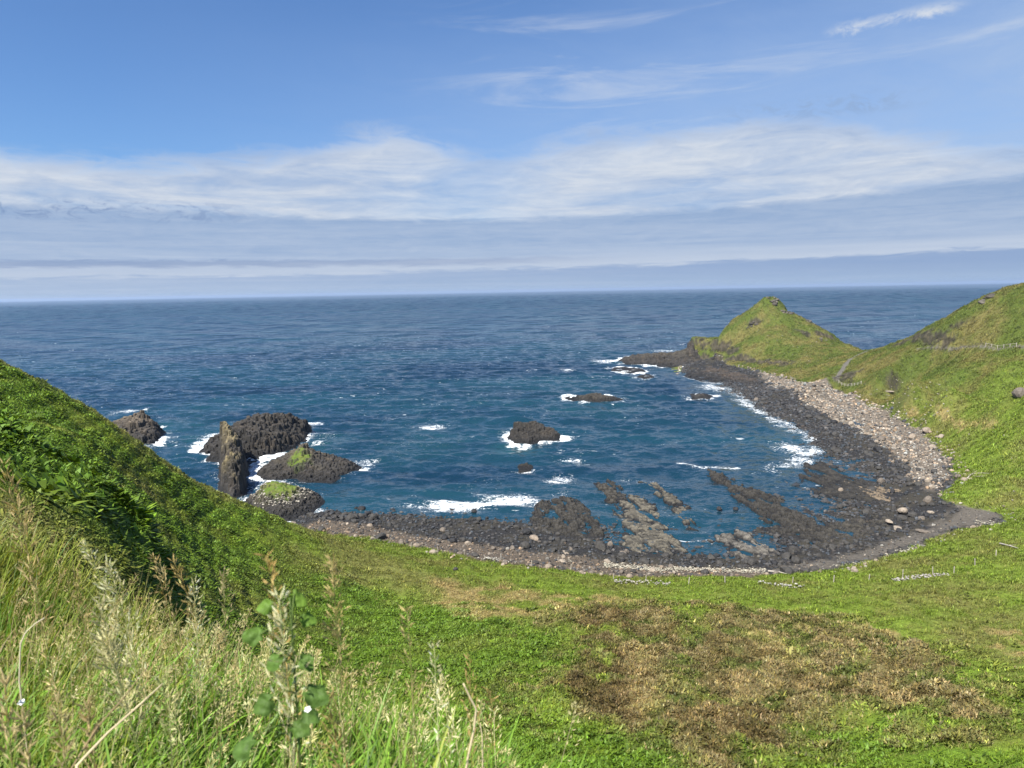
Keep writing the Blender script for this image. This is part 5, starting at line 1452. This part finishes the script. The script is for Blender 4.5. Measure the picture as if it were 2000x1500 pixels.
ferns = [clump(10 + i, 8, 0.55, 0.17, 0.5, 1.15, 0.45) for i in range(8)]
plant_mass('bracken', 'bright green bracken covering the near hillside and the lower meadow', 190000, fernness / np.maximum(CR_, 25) ** 1.1, ferns, 0.6, 1.15, M_FERN, 21, 1.15, 0.25)
tuft = [clump(40 + i, 7, 0.42, 0.05, 0.7, 1.35, 0.35, 2, 0.08) for i in range(8)]
openg = (1 - fernness * 0.7) * (1 - CZ['brown']) * (1 - dry) * sstep(20, 26, CR_)
plant_mass('meadow_grass', 'short green meadow grass behind the beach and on the hills', 230000, openg / np.maximum(CR_, 30) ** 1.1, tuft, 0.5, 1.3, M_FERN, 25, 1.2, 0.32, (0.14, 0.04), rscale=95)
brown = CZ['brown'] * (CR_ > 30)
bcl = [clump(60 + i, 9, 0.50, 0.11, 0.5, 1.3, 0.4) for i in range(8)]
def brown_col(P, c, g):
    dead = g.random(len(P)) < 0.10
    return np.where(dead[:, None], lerp(c, np.array([0.27, 0.22, 0.12]), 0.7), c)
plant_mass('brown_bracken', 'patch of brown withered bracken and heather in the meadow', 90000, brown / np.maximum(CR_, 30) ** 1.1, bcl, 0.6, 1.45, M_DRY, 29, 1.0, 0.38, (0.05, 0.02), brown_col)
straw = [clump(80 + i, 9, 0.40, 0.045, 0.5, 1.3, 0.5, 2, 0.12) for i in range(6)]
plant_mass('dry_grass', 'tufts of tan dried grass in streaks across the meadow', 26000, (CZ['tan'] + 0.02 * (1 - dry)) * sstep(28, 34, CR_), straw, 0.6, 1.2, M_DRY, 33, 1.1, 0.25, (0.1, 0.0), lambda P, c, g: lerp(c, G_TAN, 0.6))
cl_ = sstep(0.05, 0.3, fbm(CELL_V[..., 0] / 7, CELL_V[..., 1] / 7, 4, 201)) * (CR_ > 26) * (CR_ < 190) * (1 - dry)
plant_mass('bracken', 'taller dark bracken and bramble clumps standing out of the hillside', 9000, cl_ * (fernness + 0.06) / np.maximum(CR_, 30) ** 0.8, ferns, 0.9, 1.45, M_FERN, 41, 0.85, 0.3)
cl2 = sstep(0.08, 0.3, fbm(CELL_V[..., 0] / 6, CELL_V[..., 1] / 6, 4, 203)) * (CR_ > 28) * (CR_ < 260) * (1 - dry)
plant_mass('dry_grass', 'pale grass tussocks scattered over the hillside and meadow', 12000, cl2 / np.maximum(CR_, 30) ** 0.9, straw, 0.9, 1.5, M_DRY, 43, 1.15, 0.25, (0.12, 0.02), lambda P, c, g: lerp(c, np.array([0.27, 0.25, 0.10]), 0.55))
big_ferns = [clump(120 + i, 16, 0.42, 0.055, 0.3, 1.25, 0.5, 3, 0.14) for i in range(8)]
ledge_w = (CR_ > 17) & (CR_ < 33) & (CELL_V[..., 0] < -4)
plant_mass('bracken', 'dark green ferns and grass on the ledge under the near bank', 38000, ledge_w * 1.0, big_ferns, 0.35, 0.7, M_FERN, 37, 1.15, 0.3, (0.08, 0.0))
# ------------------------------------------------------------------ the grass at the photographer's feet
def bank_z(x, y):
    return height(np.atleast_1d(np.asarray(x, float)), np.atleast_1d(np.asarray(y, float)))

def blades(name, lab, n, seed, Lr, Wr, colfun, mat, curl=(0.2, 0.9), seg=5, power=1.0, rmax=8.5, rmin=0.9, windy=0.25, cat=None, filt=None):
    g = np.random.default_rng(seed)
    xs, ys = [], []
    while sum(map(len, xs)) < n:
        a = R(1) * g.uniform(-52, 44, n); r = rmin + (rmax - rmin) * g.random(n) ** power
        x, y = np.sin(a) * r, np.cos(a) * r
        k = sdf(BANK_POLY, x, y) > -0.35
        if filt is not None: k &= filt(x, y, g)
        xs.append(x[k]); ys.append(y[k])
    x = np.concatenate(xs)[:n]; y = np.concatenate(ys)[:n]; z = bank_z(x, y) - 0.02
    L = g.uniform(*Lr, n) * (1 + 0.35 * fbm(x / 0.6, y / 0.6, 2, seed)); Wd = g.uniform(*Wr, n)
    az = g.normal(0.1, 1.5, n); c = g.uniform(*curl, n)
    t = np.linspace(0, 1, seg + 1)[None]
    th0 = g.uniform(0.02, 0.35, n)[:, None]
    ang = th0 + c[:, None] * t ** 1.3 * 1.5            # angle from the vertical along the blade
    ds = L[:, None] / seg
    hx = np.concatenate([np.zeros((n, 1)), np.cumsum(np.sin(ang[:, :-1]) * ds, 1)], 1)
    hz = np.concatenate([np.zeros((n, 1)), np.cumsum(np.cos(ang[:, :-1]) * ds, 1)], 1)
    dx, dy = np.cos(az)[:, None], np.sin(az)[:, None]
    cx = x[:, None] + hx * dx + windy * 0.15 * hz ** 2; cy = y[:, None] + hx * dy; cz_ = z[:, None] + hz
    tw = az[:, None] + math.pi / 2 + g.normal(0, 0.5, n)[:, None] + t * g.normal(0, 0.5, n)[:, None]
    w = Wd[:, None] * np.interp(t, [0, .3, .75, 1], [.6, 1, .75, .06]) / 2
    A = np.stack([cx + w * np.cos(tw), cy + w * np.sin(tw), cz_], -1); B = np.stack([cx - w * np.cos(tw), cy - w * np.sin(tw), cz_ ], -1)
    V = np.stack([A, B], 2).reshape(n, -1, 3)
    m = 2 * (seg + 1)
    f = np.array([(2 * i, 2 * i + 1, 2 * i + 3, 2 * i + 2) for i in range(seg)])
    F = (f[None] + (np.arange(n) * m)[:, None, None]).reshape(-1, 4)
    col = colfun(x, y, g)
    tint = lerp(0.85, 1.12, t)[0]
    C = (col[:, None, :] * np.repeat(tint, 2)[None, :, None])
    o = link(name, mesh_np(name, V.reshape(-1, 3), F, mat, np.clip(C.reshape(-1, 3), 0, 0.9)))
    tag(o, lab, None, None, 'stuff'); o['category'] = cat or name

def green_mix(x, y, g):
    n = len(x)
    k = np.clip(0.42 + 0.9 * fbm(x / 0.8, y / 0.8, 3, 31) + 0.12 * (np.hypot(x, y) - 3.4) + g.normal(0, 0.28, n), 0, 1)[:, None]
    c = lerp(np.array([0.085, 0.195, 0.014]), np.array([0.330, 0.355, 0.062]), k)
    s = (g.random(n) < 0.06)[:, None]
    return np.where(s, np.array([0.36, 0.30, 0.14]), c) * np.exp(g.normal(0, 0.2, n))[:, None]

blades('grass', 'long tangled green grass on the near bank', 42000, 5, (0.20, 0.58), (0.003, 0.0105), green_mix, M_GRASS, (0.15, 1.0), 5, 0.75)
blades('grass', 'broad bright green grass blades in the lower foreground', 8000, 7, (0.25, 0.62), (0.007, 0.015), lambda x, y, g: np.array([0.180, 0.330, 0.034])[None] * np.exp(g.normal(0, 0.2, len(x)))[:, None], M_GRASS, (0.4, 1.4), 7, 1.0, 3.6)
blades('dry_grass', 'fine straw coloured stems standing among the bank grass', 1500, 9, (0.40, 0.72), (0.0015, 0.003), lambda x, y, g: lerp(np.array([0.30, 0.25, 0.11]), np.array([0.20, 0.20, 0.06]), g.random(len(x))[:, None]), M_DRY, (0.05, 0.5), 5, 0.7, 7.5, 2.6)

def spikelets(centres, dirs, L, Wd, g):
    """little husks: two crossed diamonds each"""
    n = len(centres)
    d = dirs / (np.linalg.norm(dirs, axis=1, keepdims=True) + 1e-9)
    a = np.cross(d, g.normal(size=(n, 3))); a /= np.linalg.norm(a, axis=1, keepdims=True) + 1e-9
    b = np.cross(d, a)
    L = np.broadcast_to(L, (n,))[:, None]; Wd = np.broadcast_to(Wd, (n,))[:, None]
    V = []
    for s in (a, b):
        V += [centres, centres + d * L * 0.42 + s * Wd / 2, centres + d * L, centres + d * L * 0.42 - s * Wd / 2]
    V = np.stack(V, 1)
    f = np.array([(0, 1, 2, 3), (4, 5, 6, 7)])
    F = (f[None] + (np.arange(n) * 8)[:, None, None]).reshape(-1, 4)
    return V.reshape(-1, 3), F

def stem_curve(base, top, bend, n=14):
    base = np.array(base, float); top = np.array(top, float)
    t = np.linspace(0, 1, n)[:, None]
    mid = base * 0.45 + top * 0.55 + np.array(bend)
    return (1 - t) ** 2 * base + 2 * t * (1 - t) * mid + t ** 2 * top

def panicle(curve, frac, g, dens=1.0, spread=0.035, sl=0.010, sw=0.0032, droop=0.4):
    """husks on short branches round the upper part of a stem"""
    n = int(62 * dens)
    tt = (1 - frac) + frac * np.sqrt(g.random(n)) ** 1.2
    tt = np.clip(tt, 0, 0.999)
    seg = tt * (len(curve) - 1); i = seg.astype(int); w = (seg - i)[:, None]
    p = curve[i] * (1 - w) + curve[np.minimum(i + 1, len(curve) - 1)] * w
    d = curve[np.minimum(i + 1, len(curve) - 1)] - curve[i]; d /= np.linalg.norm(d, axis=1, keepdims=True) + 1e-9
    side = g.normal(size=(n, 3)); side -= (side * d).sum(1, keepdims=True) * d; side /= np.linalg.norm(side, axis=1, keepdims=True)
    u = (tt - (1 - frac)) / frac
    ln = 1.25 * spread * np.interp(u, [0, .25, .7, 1], [.5, 1, .6, .15]) * g.uniform(0.2, 1, n)
    c = p + side * ln[:, None] * 0.8 + d * ln[:, None] * 0.9 - np.array([0, 0, 1]) * (droop * ln[:, None] * 0.6)
    dirs = d * 0.9 + side * 0.55 + g.normal(0, 0.25, (n, 3)) - np.array([0, 0, droop * 0.4])
    return spikelets(c, dirs, 1.7 * sl * g.uniform(0.7, 1.3, n), 1.1 * sw * g.uniform(0.7, 1.2, n), g), p, c

# the hazy mass of flowering grass on the bank
def seed_mass(name, lab, n, seed, colA, colB, rlo, rhi, Hr, filt=None, sl=0.011):
    g = np.random.default_rng(seed)
    VV, FF, CC = [], [], []; off = 0; made = 0
    while made < n:
        a = R(1) * g.uniform(-50, 30); r = g.uniform(rlo, rhi); x, y = math.sin(a) * r, math.cos(a) * r
        if sdf(BANK_POLY, np.array([x]), np.array([y]))[0] < -0.25: continue
        if filt and not filt(x, y, g): continue
        z = float(bank_z(x, y)[0]); H = g.uniform(*Hr)
        cur = stem_curve((x, y, z), (x + g.normal(0.05, 0.12), y + g.normal(0, 0.12), z + H), (g.normal(0, .03), g.normal(0, .03), 0.04), 8)
        (v, f), _, _ = panicle(cur, 0.35, g, 0.5, 0.035, sl, 0.0038)
        # the stem as a thin crossed ribbon
        w = 0.0011
        sv = np.concatenate([cur + np.array([w, 0, 0]), cur - np.array([w, 0, 0])]); m = len(cur)
        sf = np.array([(i, i + 1, m + i + 1, m + i) for i in range(m - 1)])
        VV += [v, sv]; FF += [f + off, sf + off + len(v)]; off += len(v) + len(sv); made += 1
        k = g.random(); c = lerp(np.array(colA), np.array(colB), k) * g.uniform(1.0, 1.6)
        CC += [np.repeat(c[None], len(v), 0), np.repeat((c * 0.6)[None], len(sv), 0)]
    o = link(name, mesh_np(name, np.concatenate(VV), np.concatenate(FF), M_DRY, np.clip(np.concatenate(CC), 0, .9)))
    tag(o, lab, None, None, 'stuff'); o['category'] = 'grass'
seed_mass('flowering_grass', 'haze of fine tan grass heads over the near bank', 230, 51, (0.46, 0.36, 0.18), (0.55, 0.47, 0.25), 2.7, 7.0, (0.42, 0.66))
seed_mass('flowering_grass', 'pale creamy grass heads along the edge of the near bank', 230, 53, (0.66, 0.60, 0.34), (0.55, 0.52, 0.24), 2.0, 4.6, (0.45, 0.68), lambda x, y, g: sdf(BANK_POLY, np.array([x]), np.array([y]))[0] < 1.2 and x > -2.2)

# single stems that stand out
def grass_stem(lab, top, base, r, rb, frac, dens, col, spread=0.035, bend=(0, 0, 0.03), sl=0.011, sw=0.0036, sr=0.0012):
    g = np.random.default_rng(len(lab) * 7 + int(top[0]))
    T = at_r(top[0], top[1], r); B = at_r(base[0], base[1], rb)
    bz = float(bank_z(B[0], B[1])[0])
    B = np.array([B[0], B[1], bz - 0.01])
    root = bpy.data.objects.new('grass_stem', None); COL.objects.link(root); root.location = B
    tag(root, lab, 'grass stem')
    cur = stem_curve(B - B, T - B, bend, 18)
    c = np.array(col)
    link('stem', tube_mesh('stem', cur, np.linspace(sr * 1.4, sr * 0.5, 18), 5, M_GRASS, c * np.array([0.75, 0.85, 0.7])), root)
    (v, f), p, ct = panicle(cur, frac, g, dens, spread, sl, sw)
    cc = np.repeat((c[None] * 1.35 * np.exp(g.normal(0, 0.18, len(ct)))[:, None]), 8, 0)
    # hair-thin branches to the husks
    w = np.array([0.0004, 0.0, 0.0004])
    n = len(p); bv = np.stack([p + w, p - w, ct - w, ct + w], 1).reshape(-1, 3); bf = np.arange(4 * n).reshape(n, 4) + len(v)
    V = np.concatenate([v, bv]); F = np.concatenate([f, bf]); C_ = np.concatenate([cc, np.repeat(c[None] * 0.8, len(bv), 0)])
    link('seed_head', mesh_np('seed_head', V, F, M_DRY, np.clip(C_, 0, 0.9), False), root)
CREAM = (0.70, 0.65, 0.39); TAWNY = (0.46, 0.34, 0.13); STRAW_ = (0.46, 0.38, 0.20); GREENY = (0.36, 0.38, 0.16)
for a in [('slender tawny grass head drooping left above the broad leaved plant', (520, 1085), (588, 1480), 1.35, 1.45, 0.42, 1.3, TAWNY, 0.022, (0.04, 0, 0.09)),
          ('full cream grass head bending over the top of the broad leaved plant', (545, 1165), (570, 1490), 1.25, 1.4, 0.38, 1.8, CREAM, 0.05, (0.01, 0, 0.05)),
          ('tall grass head with a tawny tip right of the broad leaved plant', (648, 1095), (675, 1490), 1.4, 1.5, 0.5, 2.2, (0.44, 0.36, 0.16), 0.036, (0.01, 0, 0.05)),
          ('thin faded grass head standing alone over the green bracken', (795, 1185), (832, 1490), 1.4, 1.5, 0.45, 0.7, (0.40, 0.34, 0.15), 0.03, (0.0, 0, 0.04)),
          ('loose open grass head left of the pale dry stalk', (848, 1262), (866, 1495), 1.45, 1.5, 0.62, 0.9, CREAM, 0.045, (0.0, 0, 0.03)),
          ('small tan grass head over the tip of the pale dry stalk', (918, 1285), (916, 1500), 1.7, 1.7, 0.4, 0.6, (0.38, 0.27, 0.11), 0.028, (0.0, 0, 0.02)),
          ('tan grass head at the right end of the foreground grass', (958, 1350), (968, 1500), 1.75, 1.7, 0.5, 0.7, (0.36, 0.26, 0.10), 0.03, (0.0, 0, 0.02)),
          ('hooked golden grass head curling to the left above the bank edge', (338, 1094), (408, 1330), 2.3, 2.5, 0.34, 1.2, (0.42, 0.32, 0.13), 0.03, (0.10, 0, 0.12)),
          ('feathery cream grass head just right of the hooked golden one', (378, 1135), (388, 1330), 2.3, 2.4, 0.55, 1.8, CREAM, 0.05, (0.0, 0, 0.02)),
          ('narrow dull gold grass head leaning left at the bank edge', (300, 1085), (392, 1330), 2.4, 2.5, 0.40, 0.9, (0.42, 0.32, 0.15), 0.022, (0.02, 0, 0.08)),
          ('slim grass head leaning left beside the dull gold one', (312, 1098), (402, 1330), 2.5, 2.6, 0.45, 0.9, STRAW_, 0.024, (0.02, 0, 0.08)),
          ('upright fluffy grass head at the right of the bank edge cluster', (437, 1118), (428, 1340), 2.5, 2.5, 0.6, 1.6, (0.42, 0.36, 0.20), 0.05, (0, 0, 0.02)),
          ('long arching cream grass head lying over the dark hollow', (165, 1062), (330, 1330), 2.3, 2.6, 0.55, 2.0, CREAM, 0.028, (0.02, 0, 0.16)),
          ('heavy cream grass head with long husks below the dark hollow', (212, 1105), (335, 1360), 2.2, 2.5, 0.55, 2.0, CREAM, 0.05, (0.0, 0, 0.12), 0.014, 0.0042),
          ('cream grass head leaning far left in the middle of the bank', (195, 1180), (300, 1420), 2.0, 2.2, 0.5, 1.8, (0.50, 0.47, 0.28), 0.045, (0.0, 0, 0.10), 0.014, 0.0042),
          ('dense cream grass head drooping left low on the bank', (205, 1245), (335, 1470), 1.75, 1.9, 0.45, 2.2, (0.52, 0.49, 0.27), 0.045, (0.0, 0, 0.12), 0.014, 0.0045),
          ('cream husks hanging at the end of the pale slanting stalk', (318, 1318), (345, 1490), 1.6, 1.7, 0.5, 1.3, GREENY, 0.04, (0.0, 0, 0.05), 0.013),
          ('brown spreading grass head at the left edge above the bank', (5, 905), (90, 1120), 2.7, 3.0, 0.6, 1.6, (0.46, 0.36, 0.18), 0.045, (0.05, 0, 0.10), 0.02, 0.0045),
          ('second brown grass head hanging at the left edge', (35, 980), (85, 1130), 2.6, 2.9, 0.6, 1.2, (0.50, 0.40, 0.20), 0.045, (0.02, 0, 0.06), 0.02, 0.0045),
          ('fine brown grass head amid the straw on the left bank', (150, 1110), (195, 1400), 2.6, 2.7, 0.4, 0.8, (0.42, 0.33, 0.16), 0.02, (0, 0, 0.03)),
          ('twisted dry grass head at the bottom left', (112, 1372), (150, 1500), 1.55, 1.5, 0.5, 1.2, STRAW_, 0.014, (0.0, 0, 0.05), 0.016, 0.004),
          ('dry grass head with a curled tip near the white flower', (45, 1400), (75, 1500), 1.5, 1.5, 0.55, 1.0, STRAW_, 0.012, (0.0, 0, 0.05), 0.016, 0.004),
          ('bent dry grass head low in the middle of the foreground grass', (170, 1378), (205, 1500), 1.6, 1.5, 0.5, 1.0, (0.40, 0.31, 0.16), 0.014, (0.0, 0, 0.06), 0.016, 0.004),
          ('upright dry grass head at the left edge of the picture', (8, 1318), (4, 1480), 1.6, 1.6, 0.35, 1.0, STRAW_, 0.014, (0.0, 0, 0.02), 0.016, 0.004),
          ('sprawling tan grass head crossing the lower foreground', (640, 1375), (735, 1490), 1.35, 1.4, 0.6, 1.5, (0.44, 0.32, 0.13), 0.035, (0.02, 0, 0.04), 0.013)]:
    grass_stem(*a)

def dry_stalk(lab, pts, rad, col=(0.66, 0.55, 0.36)):
    w = np.array([at_r(px, py, r) for px, py, r in pts])
    k = np.linspace(0, len(w) - 1, 16)
    w = np.stack([np.interp(k, np.arange(len(w)), w[:, c]) for c in range(3)], -1)
    base = w[-1].copy(); bz = float(bank_z(base[0], base[1])[0])
    w = np.concatenate([w, [[base[0], base[1], min(bz, base[2] - 0.02)]]])
    o = link('dry_stalk', tube_mesh('dry_stalk', w[::-1] - w[-1], np.linspace(rad, rad * 0.6, len(w)), 6, M_DRY, np.array(col)), None, w[-1])
    tag(o, lab, 'dry stalk')
dry_stalk('pale crooked dry stalk standing at the right of the grass', [(905, 1335, 1.5), (918, 1362, 1.5), (930, 1385, 1.5), (926, 1425, 1.5), (914, 1480, 1.5), (910, 1505, 1.5)], 0.0030)
dry_stalk('short pale dry stalk right of the crooked one', [(938, 1412, 1.6), (942, 1440, 1.6), (943, 1505, 1.6)], 0.0020)
dry_stalk('long pale dry stalk slanting across the lower left grass', [(318, 1335, 1.6), (280, 1370, 1.55), (212, 1430, 1.5), (150, 1495, 1.45)], 0.0026)
dry_stalk('brown dry stalk slanting beside the long pale one', [(290, 1300, 1.7), (240, 1365, 1.6), (190, 1420, 1.55), (140, 1500, 1.5)], 0.0018, (0.30, 0.22, 0.12))
dry_stalk('grey bent dry leaf stalk on the left of the bank', [(87, 1207, 2.2), (70, 1217, 2.2), (50, 1235, 2.2), (40, 1258, 2.2), (38, 1330, 2.2)], 0.0022, (0.60, 0.54, 0.40))

# ---- the broad leaved plant and small flowers
def mat_broad():
    m, t, out = material('broad_leaf')
    p = t.node('ShaderNodeBsdfPrincipled')
    c = vcol(t)
    n = t.noise(t.node('ShaderNodeTexCoord').outputs['Object'], 60.0, 4, 0.6)
    f = t.remap(n, 0.3, 0.7, 0.75, 1.25)
    c2 = t.mix(1.0, c, t.comb(f, f, f), 'MULTIPLY')
    t.put(p.inputs['Base Color'], c2)
    p.inputs['Roughness'].default_value = 0.55
    p.inputs['Specular IOR Level'].default_value = 0.2
    t.put(p.inputs['Normal'], bump(t, n, 0.8, 0.006))
    tr = t.node('ShaderNodeBsdfTranslucent'); t.put(tr.inputs[0], t.mix(1.0, c2, (1.6, 1.5, 0.6), 'MULTIPLY'))
    mx = t.node('ShaderNodeMixShader'); mx.inputs[0].default_value = 0.35
    t.l.new(p.outputs[0], mx.inputs[1]); t.l.new(tr.outputs[0], mx.inputs[2]); t.l.new(mx.outputs[0], out.inputs[0])
    return m
M_BROAD = mat_broad()

def broad_leaf_mesh(size, seed, col, cup=0.35):
    g = np.random.default_rng(seed)
    nu, nv = 13, 25
    V, C = [], []
    for i in range(nu):
        rho = i / (nu - 1)
        for j in range(nv):
            th = -math.pi + 2 * math.pi * j / (nv - 1)
            # heart shaped outline with shallow lobes, stalk at the notch
            rad = (0.62 + 0.28 * math.cos(th) + 0.10 * math.cos(2 * th)) * (1 + 0.10 * math.cos(5 * th + 0.4) + 0.05 * math.cos(17 * th + seed)) * (1 - 0.55 * math.exp(-((abs(th) - math.pi) / 0.35) ** 2))
            x = rho * rad * math.cos(th) + 0.1; y = rho * rad * math.sin(th)
            vein = 0.06 * abs(math.sin(3.5 * th)) * rho + 0.05 * math.sin(9 * x + seed) * math.sin(8 * y)
            z = -cup * (x * x * 0.35 + y * y * 0.5) + vein + 0.16 * math.sin(3 * th + seed) * rho ** 2 - 0.12 * abs(y)
            V.append((x * size, y * size, z * size))
            k = 1.0 + 0.25 * (0.5 - abs(math.sin(3.5 * th)))
            C.append(np.array(col) * k)
    f = [(i * nv + j, i * nv + j + 1, (i + 1) * nv + j + 1, (i + 1) * nv + j) for i in range(nu - 1) for j in range(nv - 1)]
    return mesh_np('leaf', np.array(V), np.array(f), M_BROAD, np.array(C))

def broad_plant():
    r = 1.28
    base = at_r(572, 1560, r); bz = float(bank_z(base[0], base[1])[0]); B = np.array([base[0], base[1], bz])
    root = bpy.data.objects.new('broadleaf_plant', None); COL.objects.link(root); root.location = B
    tag(root, 'tall broad leaved green plant standing up out of the grass at the front', 'plant')
    top = at_r(566, 1168, r) - B
    cur = stem_curve((0, 0, 0), top, (0.012, 0, 0.0), 18)
    link('stem', tube_mesh('stem', cur, np.linspace(0.0030, 0.0016, 18), 8, M_BROAD, np.array([0.12, 0.18, 0.05])), root)
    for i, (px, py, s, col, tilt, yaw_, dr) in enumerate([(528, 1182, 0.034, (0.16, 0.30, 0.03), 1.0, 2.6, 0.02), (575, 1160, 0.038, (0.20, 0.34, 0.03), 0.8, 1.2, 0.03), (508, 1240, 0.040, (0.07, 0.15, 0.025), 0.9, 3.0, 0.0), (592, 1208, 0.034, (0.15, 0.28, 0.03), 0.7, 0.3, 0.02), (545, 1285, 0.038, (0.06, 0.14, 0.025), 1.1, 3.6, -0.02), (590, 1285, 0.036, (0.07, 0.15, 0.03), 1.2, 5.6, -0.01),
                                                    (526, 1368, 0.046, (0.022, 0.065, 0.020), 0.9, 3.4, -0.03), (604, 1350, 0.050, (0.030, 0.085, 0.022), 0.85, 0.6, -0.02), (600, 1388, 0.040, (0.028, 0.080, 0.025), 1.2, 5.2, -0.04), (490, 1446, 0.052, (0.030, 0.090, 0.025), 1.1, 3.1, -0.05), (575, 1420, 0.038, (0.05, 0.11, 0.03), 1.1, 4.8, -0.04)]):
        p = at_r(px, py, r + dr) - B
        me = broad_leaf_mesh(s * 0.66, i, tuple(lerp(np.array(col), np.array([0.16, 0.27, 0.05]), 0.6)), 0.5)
        lf = link('leaf', me, root); lf.location = p
        rr = random.Random(i)
        side = 1 if px > 565 else -1
        zz = Vector((0.25 * side + rr.gauss(0, 0.25), -0.75 + rr.gauss(0, 0.2), 0.75 + rr.gauss(0, 0.2))).normalized()
        xx = Vector((side * 0.8, rr.uniform(-0.6, 0.2), -0.25 + rr.gauss(0, 0.3)))
        xx = (xx - zz * xx.dot(zz)).normalized(); yy = zz.cross(xx)
        lf.rotation_euler = Matrix((xx, yy, zz)).transposed().to_euler()
        j = int(np.argmin(np.linalg.norm(cur - (p - np.array([0, 0, 0.03])), axis=1)))
        pk = np.stack([cur[j] * (1 - t) + p * t + np.array([0, 0, 0.012]) * math.sin(t * 3.14) for t in np.linspace(0, 1, 6)])
        link('leaf_stalk', tube_mesh('leaf_stalk', pk, 0.0013, 6, M_BROAD, np.array([0.13, 0.19, 0.05])), root)
broad_plant()

def mat_petal():
    m, t, out = material('white_petal')
    p = t.node('ShaderNodeBsdfPrincipled')
    t.put(p.inputs['Base Color'], t.mix(t.noise(pos(t), 90.0), (0.72, 0.73, 0.70), (0.85, 0.86, 0.84)))
    p.inputs['Roughness'].default_value = 0.7
    t.l.new(p.outputs[0], out.inputs[0])
    return m
M_PETAL = mat_petal()
def flower(lab, px, py, r, s):
    c = at_r(px, py, r); bz = float(bank_z(c[0], c[1])[0]); B = np.array([c[0], c[1], bz])
    root = bpy.data.objects.new('white_flower', None); COL.objects.link(root); root.location = B; tag(root, lab, 'flower')
    link('stem', tube_mesh('stem', stem_curve((0, 0, 0), c - B, (0.01, 0, 0)), 0.0012, 6, M_BROAD, np.array([0.10, 0.17, 0.04])), root)
    for i in range(5):
        a = i * 2 * math.pi / 5
        v, f = frond(None, s, s * 0.75, a, 0.5, 0.3, 3)
        pt = link('petal', mesh_np('petal', v, f, M_PETAL), root); pt.location = c - B; pt.rotation_euler = (0.5, 0.0, 0)
    ce = link('flower_centre', tube_mesh('flower_centre', [(0, 0, 0), (0, 0, s * 0.2)], [s * 0.16, s * 0.12], 8, M_DRY, np.array([0.45, 0.38, 0.08])), root); ce.location = c - B
flower('small white flower low in the grass at the left edge', 42, 1372, 1.6, 0.008)
flower('tiny white flower in front of the broad dark leaves', 601, 1386, 1.2, 0.007)
# ------------------------------------------------------------------ the air over the sea
def build_haze():
    bm = bmesh.new()
    bmesh.ops.create_cube(bm, size=1.0)
    S = 64000.0
    for v in bm.verts:
        v.co = Vector((v.co.x * S, v.co.y * S, -14.0 if v.co.z < 0 else 78.0))
    me = bpy.data.meshes.new('haze'); bm.to_mesh(me); bm.free()
    m, t, out = material('sea_haze')
    p = t.node('ShaderNodeVolumePrincipled')
    p.inputs['Color'].default_value = (0.50, 0.66, 0.92, 1)
    p.inputs['Density'].default_value = HAZE
    p.inputs['Anisotropy'].default_value = 0.2
    t.l.new(p.outputs[0], out.inputs['Volume'])
    me.materials.append(m)
    o = link('haze', me); tag(o, 'thin bluish sea haze over the water towards the horizon', None, None, 'stuff'); o['category'] = 'haze'
HAZE = 5.5e-5
build_haze()
